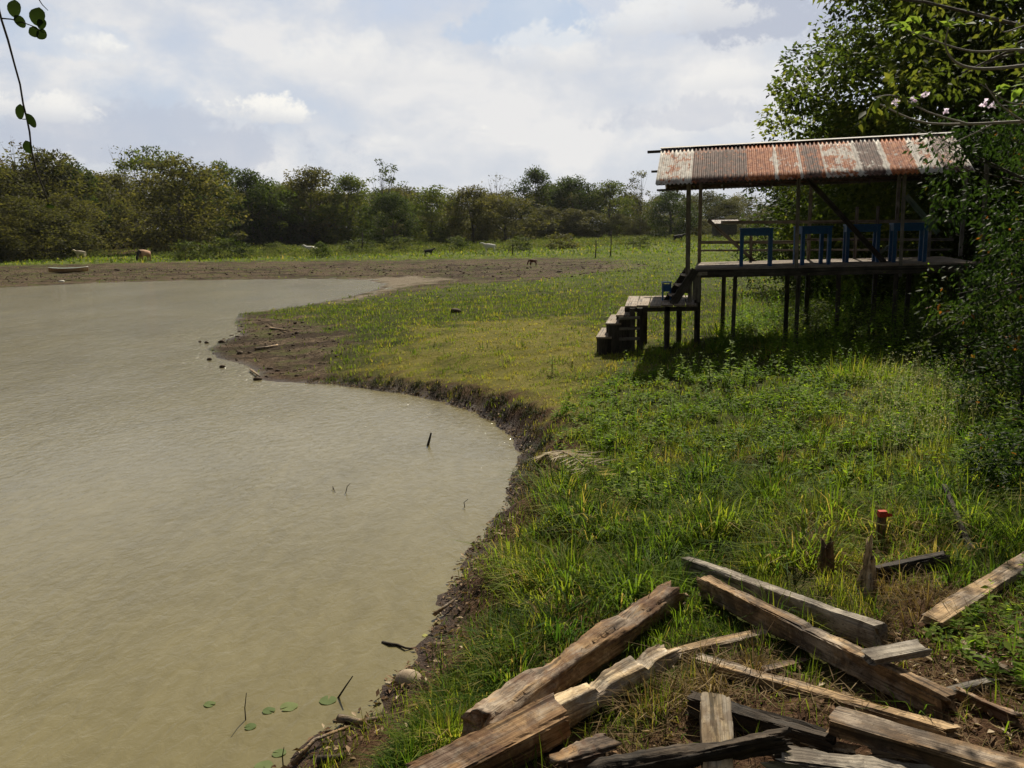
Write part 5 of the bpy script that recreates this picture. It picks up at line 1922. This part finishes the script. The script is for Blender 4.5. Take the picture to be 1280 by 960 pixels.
# one big sunlit clump and the pale clump beside the shore
def clump_thing(u, v, H, sp, nbl, mat, label, tb, seed):
    p = onG(u, v)
    o = grass_clumps('grass_clump', [(p.x + dx, p.y + dy, nbl / 5, H, sp, .012) for dx, dy in ((0, 0), (sp, .1), (-sp, .05), (.2 * sp, -sp * .6), (-.3 * sp, sp * .7))], mat, label, False, 'grass clump', tb, .08, seed)
    o['group'] = 'large grass clumps'
clump_thing(1085, 474, .62, .5, 1300, GR['tall'], 'big sunlit arching grass clump in front of the deck shade', .62, 11)
clump_thing(645, 712, .42, .16, 320, GR['tall'], 'yellow green grass clump leaning over the near shore', .8, 12)
clump_thing(1160, 505, .6, .4, 520, GR['tall'], 'grass clump with pale seed heads right of the big sunlit clump', .4, 13)

# broad-leaved weeds
def weeds(name, pts, Hm, nl, L, mat, label, seed, kind='stuff', asp=.5):
    r = np.random.default_rng(seed)
    n = len(pts)
    z, sd = terrain(pts[:, 0], pts[:, 1])
    H = Hm * r.uniform(.4, 1.4, n) * (.55 + 1.5 * np.clip(vnoise(pts[:, 0], pts[:, 1], 83, 1.5, 3) + .15, 0, 1) ** 1.2 * 1.6)
    C = np.repeat(np.stack([pts[:, 0], pts[:, 1], z], 1), nl, 0)
    f = np.tile(np.linspace(.15, 1, nl), n)
    HH = np.repeat(H, nl)
    tilt = np.repeat(r.normal(size=(n, 2)) * .2, nl, 0)
    C[:, 2] += HH * f
    C[:, :2] += tilt * (HH * f)[:, None]
    a = np.tile(np.arange(nl) * 2.4, n) + np.repeat(r.uniform(0, 6.28, n), nl) + r.normal(size=n * nl) * .3
    D = np.stack([np.cos(a), np.sin(a), r.normal(.1, .3, n * nl)], 1)
    N = unit(np.stack([-np.cos(a) * .3, -np.sin(a) * .3, np.ones(n * nl)], 1) + r.normal(size=(n * nl, 3)) * .25)
    l = L * (1.15 - .55 * f) * r.uniform(.6, 1.3, n * nl)
    V, Fq = leaves(C, D, N, l, l * asp)
    ti = np.repeat(np.clip(np.repeat(r.uniform(.1, .9, n), nl) + r.normal(size=n * nl) * .1 + .25 * (f - .5), 0, 1), 4)
    # stems
    B = np.stack([pts[:, 0], pts[:, 1], z - .02], 1)
    Vs_, Fs_ = blades(B, H, np.full(n, .012), np.clip(np.linalg.norm(tilt[::nl], axis=1), .02, .5), np.arctan2(tilt[::nl, 1], tilt[::nl, 0]), .05)
    me = mesh_np(name, np.concatenate([V, Vs_]), np.concatenate([Fq, Fs_ + len(V)]), np.concatenate([ti, np.full(len(Vs_), .2)]))
    return props(obj(name, me, mat), label, 'weeds', kind=kind)


pts = sample_px(2300, [(700, 620), (690, 520), (780, 470), (1010, 455), (1280, 480), (1400, 560), (1280, 640), (1000, 640), (820, 660)], r)
cln = vnoise(pts[:, 0], pts[:, 1], 71, 2.0, 3)
pts = pts[cln > -.25]
weeds('low_weeds', pts, .24, 12, .10, GR['weed'], 'leafy green weeds spread over the slope before the pavilion', 21)
pts = sample_px(1700, [(880, 440), (930, 392), (1250, 390), (1260, 470), (1000, 460)], r)
weeds('shade_weeds', pts, .55, 12, .12, GR['weed'], 'weeds growing in the shade under the deck', 22)
pts = sample_px(260, [(1060, 540), (1100, 480), (1220, 490), (1230, 560), (1120, 600)], r)
p_low = sample_px(150, [(1160, 800), (1290, 730), (1400, 760), (1400, 900), (1250, 860)], r)
weeds('edge_weeds', p_low, .20, 10, .085, GR['weed'], 'small leafy weeds on the soil at the right edge', 24)
# pale seed heads
def seeds(pts):
    r = np.random.default_rng(23)
    n = len(pts)
    z, _ = terrain(pts[:, 0], pts[:, 1])
    B = np.stack([pts[:, 0], pts[:, 1], z], 1)
    H = r.uniform(.3, .75, n)
    Vs_, Fs_ = blades(B, H, np.full(n, .006), r.uniform(.1, .4, n), r.uniform(0, 6.28, n))
    top = Vs_.reshape(n, 5, 3)[:, 4]
    m = 9
    C = np.repeat(top, m, 0) + r.normal(size=(n * m, 3)) * np.array([.05, .05, .06])
    D = r.normal(size=C.shape); N = r.normal(size=C.shape)
    l = r.uniform(.015, .035, n * m)
    V, Fq = leaves(C, D, N, l, l * .6)
    me = mesh_np('seed_heads', np.concatenate([V, Vs_]), np.concatenate([Fq, Fs_ + len(V)]), np.repeat(r.uniform(0, 1, len(V) // 4), 4).tolist() + [0.0] * len(Vs_))
    props(obj('seed_heads', me, GR['seed']), 'pale seed heads over the grass right of the slope', 'seed heads', kind='stuff')
seeds(pts)

# tall single weeds in front of the deck
def tall_weed(u, v, hpx, label, seed):
    r = np.random.default_rng(seed)
    p = onG(u, v)
    H = hpx / FPX * p.y
    e = empty('tall_weed', p, label, 'weed', 'tall leafy weeds in front of the deck')
    bx, by = r.normal() * .05, r.normal() * .05
    st_ = [Vector((bx * f, by * f, H * f)) for f in np.linspace(-.05, 1, 6)]
    tube('stem', st_, [.012, .011, .01, .008, .006, .003], m_stem, e, 5)
    n = 34
    f = r.uniform(.2, 1, n)
    C = np.stack([bx * f, by * f, H * f], 1)
    a = np.arange(n) * 2.4 + r.uniform(0, 6)
    D = np.stack([np.cos(a), np.sin(a), r.normal(.05, .25, n)], 1)
    N = unit(np.stack([-np.cos(a) * .4, -np.sin(a) * .4, np.ones(n)], 1))
    l = .20 * (1.15 - .65 * f) * r.uniform(.7, 1.2, n) * (H / .9) ** .5
    V, Fq = leaves(C, D, N, l, l * .42)
    obj('leaves', mesh_np('leaves', V, Fq, np.repeat(r.uniform(.3, 1, n), 4)), GR['weed'], e)
m_stem = m_plain('weed_stem', (.05, .08, .025), (.09, .13, .04), 20)
for i, (u, v, h, lab) in enumerate(((849, 484, 42, 'leafy weed left of the tallest weed, at the edge of the deck shade'), (888, 480, 34, 'short leafy weed just left of the tallest weed'), (912, 484, 62, 'tallest leafy weed in front of the deck shade'),
                          (930, 482, 36, 'leafy weed just right of the tallest weed'), (998, 505, 30, 'weed alone on the sunlit slope right of the others'), (762, 412, 44, 'bushy green weed behind the wooden steps'),
                          (690, 470, 26, 'dark spindly weed at the lip of the steep bank'), (800, 640, 52, 'thin dark weed standing alone on the near slope'), (1120, 510, 40, 'leafy weed beside the pale seed heads'))):
    tall_weed(u, v, h, lab, 500 + i)

# leaf litter and shore debris
def litter():
    r = np.random.default_rng(31)
    C = []
    for (poly, n) in (([(700, 1000), (760, 900), (900, 800), (1100, 800), (1200, 740), (1400, 760), (1400, 1000)], 620), ([(1100, 800), (1300, 780), (1350, 960), (1150, 900)], 330)):
        C.append(sample_px(n, poly, r))
    # along the waterline
    for i in range(0, 24):
        a, b = PW[i], PW[i + 1]
        L_ = math.hypot(*(b - a))
        n = int(L_ * (150 if i < 12 else 60))
        f = r.uniform(0, 1, n)[:, None]
        nrm = np.array([(b - a)[1], -(b - a)[0]]) / L_
        C.append(a + (b - a) * f + nrm * (np.abs(r.normal(size=(n, 1))) * (.35 if i < 12 else .12) - .04))
    C = np.concatenate(C)
    ok = keepout(C[:, 0], C[:, 1])
    C = C[ok]
    z, sd = terrain(C[:, 0], C[:, 1])
    n = len(C)
    P = np.stack([C[:, 0], C[:, 1], np.maximum(z, 0) + r.uniform(.004, .03, n)], 1)
    a = r.uniform(0, 6.28, n)
    D = np.stack([np.cos(a), np.sin(a), r.normal(0, .25, n)], 1)
    N = unit(r.normal(size=(n, 3)) * .45 + np.array([0, 0, 1]))
    l = r.uniform(.03, .09, n)
    V, Fq = leaves(P, D, N, l, l * r.uniform(.25, .6, n), .3)
    props(obj('leaf_litter', mesh_np('leaf_litter', V, Fq, np.repeat(r.uniform(0, 1, n) ** 1.3, 4)), M_LITTER), 'dead leaves and chips on the soil and along the waterline', 'leaf litter', kind='stuff')
    # pebbles and mud lumps on the mudflat
    import bmesh
    bm = bmesh.new(); bmesh.ops.create_icosphere(bm, subdivisions=1, radius=1)
    bv = np.array([tuple(v.co) for v in bm.verts]); bf = np.array([[v.index for v in f.verts] for f in bm.faces]); bm.free()
    A = []
    A.append((sample_px(900, [(262, 440), (300, 400), (370, 400), (440, 430), (400, 474), (320, 472)], r), .028))
    A.append((sample_px(3200, [(0, 355), (220, 350), (478, 345), (700, 348), (860, 338), (840, 326), (480, 330), (0, 338)], r), .045))
    Q = []
    for i in range(0, 24):
        a, b = PW[i], PW[i + 1]
        L_ = math.hypot(*(b - a)); n = int(L_ * 30); f = r.uniform(0, 1, n)[:, None]
        nrm = np.array([(b - a)[1], -(b - a)[0]]) / L_
        Q.append(a + (b - a) * f + nrm * (np.abs(r.normal(size=(n, 1))) * .25 - .03))
    A.append((np.concatenate(Q), .012))
    Vs, Fs = [], []
    nb = 0
    for P2, s_ in A:
        z, _ = terrain(P2[:, 0], P2[:, 1])
        n = len(P2)
        sc = s_ * np.exp(r.normal(size=(n, 1, 1)) * .5) * r.uniform(.6, 1.3, (n, 1, 3)) * np.array([1, 1, .6])
        V = bv[None] * sc * (1 + .25 * r.normal(size=(n, len(bv), 1))) + np.stack([P2[:, 0], P2[:, 1], z], 1)[:, None, :]
        Vs.append(V.reshape(-1, 3)); Fs.append((bf[None] + (np.arange(n) * len(bv))[:, None, None]).reshape(-1, 3) + nb); nb += n * len(bv)
    props(obj('mud_lumps', mesh_np('mud_lumps', np.concatenate(Vs), np.concatenate(Fs)), M_CLOD), 'small mud lumps and pebbles strewn over the mudflats', 'mud lumps', kind='stuff')


litter()

# ------------------------------------------------------------------ vine hanging in at the top left, close to the camera
vy = 3.0
e = empty('hanging_vine', atY(-30, -260, vy), 'thin dark vine with small round leaves hanging at the top left', 'vine')
vo = Vector(e.location)
def Vp(u, v, y=vy):
    return atY(u, v, y) - vo
tube('stem', [Vp(-30, -260), Vp(-22, -120), Vp(-10, -20), Vp(2, 25), Vp(10, 50), Vp(18, 80), Vp(25, 105), Vp(29, 130), Vp(34, 150), Vp(37, 165), Vp(39, 185), Vp(45, 212), Vp(54, 235), Vp(61, 256)],
     [.006, .005, .0045, .0035, .0035, .003, .003, .003, .003, .003, .0025, .0025, .002, .0015], M_VINE, e, 6)
SS1 = tube('side_stem', [Vp(2, 23), Vp(14, 24), Vp(28, 28), Vp(42, 33), Vp(56, 41)], [.0025, .0022, .002, .0016, .001], M_VINE, e, 5)
SS2 = tube('side_stem', [Vp(34, 149), Vp(29, 149), Vp(23, 148)], [.0018, .0015, .001], M_VINE, e, 5)
tube('side_stem', [Vp(30, -160), Vp(38, -60), Vp(46, -5), Vp(53, 6), Vp(60, 13)], [.003, .003, .002, .0015, .001], M_VINE, e, 5)
tube('side_stem', [Vp(-22, -120), Vp(5, -150), Vp(30, -160)], [.003, .003, .003], M_VINE, e, 5)
def vleaf(u, v, w_, h_, ang, face, t=.3):
    n = 14
    pts = []
    for i in range(n):
        a = 2 * math.pi * i / n
        x = math.sin(a) * w_ / 2 * (1 - .12 * math.cos(a))
        z = -math.cos(a) * h_ / 2
        if i == n // 2: z += h_ * .06
        pts.append((x, .10 * w_ * math.cos(2 * a), z))
    V = np.array([(0, -.08 * w_, 0)] + pts)
    Fq = [(0, 1 + i, 1 + (i + 1) % n) for i in range(n)]
    o = obj('leaf', mesh_np('leaf', V, Fq, np.full(len(V), t), smooth=True), M_VLEAF, SS1 if v < 100 else (SS2 if v < 155 else e), Vp(u, v))
    o.rotation_euler = (0, ang, face)
px = vy / FPX * 1.02
for (u, v, w_, h_, ang, face) in ((18, 11, 15, 19, .1, .2), (25, 27, 11, 15, -.6, .5), (47, 21, 18, 20, .2, .1), (52, 30, 10, 13, .3, .4), (43, 40, 12, 13, -.8, .2), (52, 43, 13, 11, -1.0, .3),
                                  (25, 140, 10, 17, .1, .2), (39, 151, 9, 17, -.45, .6), (35, 184, 11, 15, -.3, .1), (63, 258, 9, 5, .2, .2)):
    vleaf(u, v, w_ * px, h_ * px, ang, face)

# ------------------------------------------------------------------ thin air haze over the whole place
HAZE = 0.00006
hm, ht, hout = newmat('haze_air')
hv = ht.n('ShaderNodeVolumePrincipled')
hv.inputs['Color'].default_value = (.86, .90, .96, 1)
hv.inputs['Density'].default_value = HAZE
hv.inputs['Anisotropy'].default_value = .3
ht.l(hv.outputs[0], hout.inputs['Volume'])
s = Soup()
hx, hy0, hy1, hz0, hz1 = 1900.0, -40.0, 1640.0, -3.0, 40.0
vs = [(x, y, z) for x in (-hx, hx) for y in (hy0, hy1) for z in (hz0, hz1)]
s.add(vs, [(0, 1, 3, 2), (4, 6, 7, 5), (0, 4, 5, 1), (2, 3, 7, 6), (0, 2, 6, 4), (1, 5, 7, 3)])
props(obj('haze', s.mesh('haze'), hm), 'thin pale haze softening the far wood', 'haze', kind='stuff')
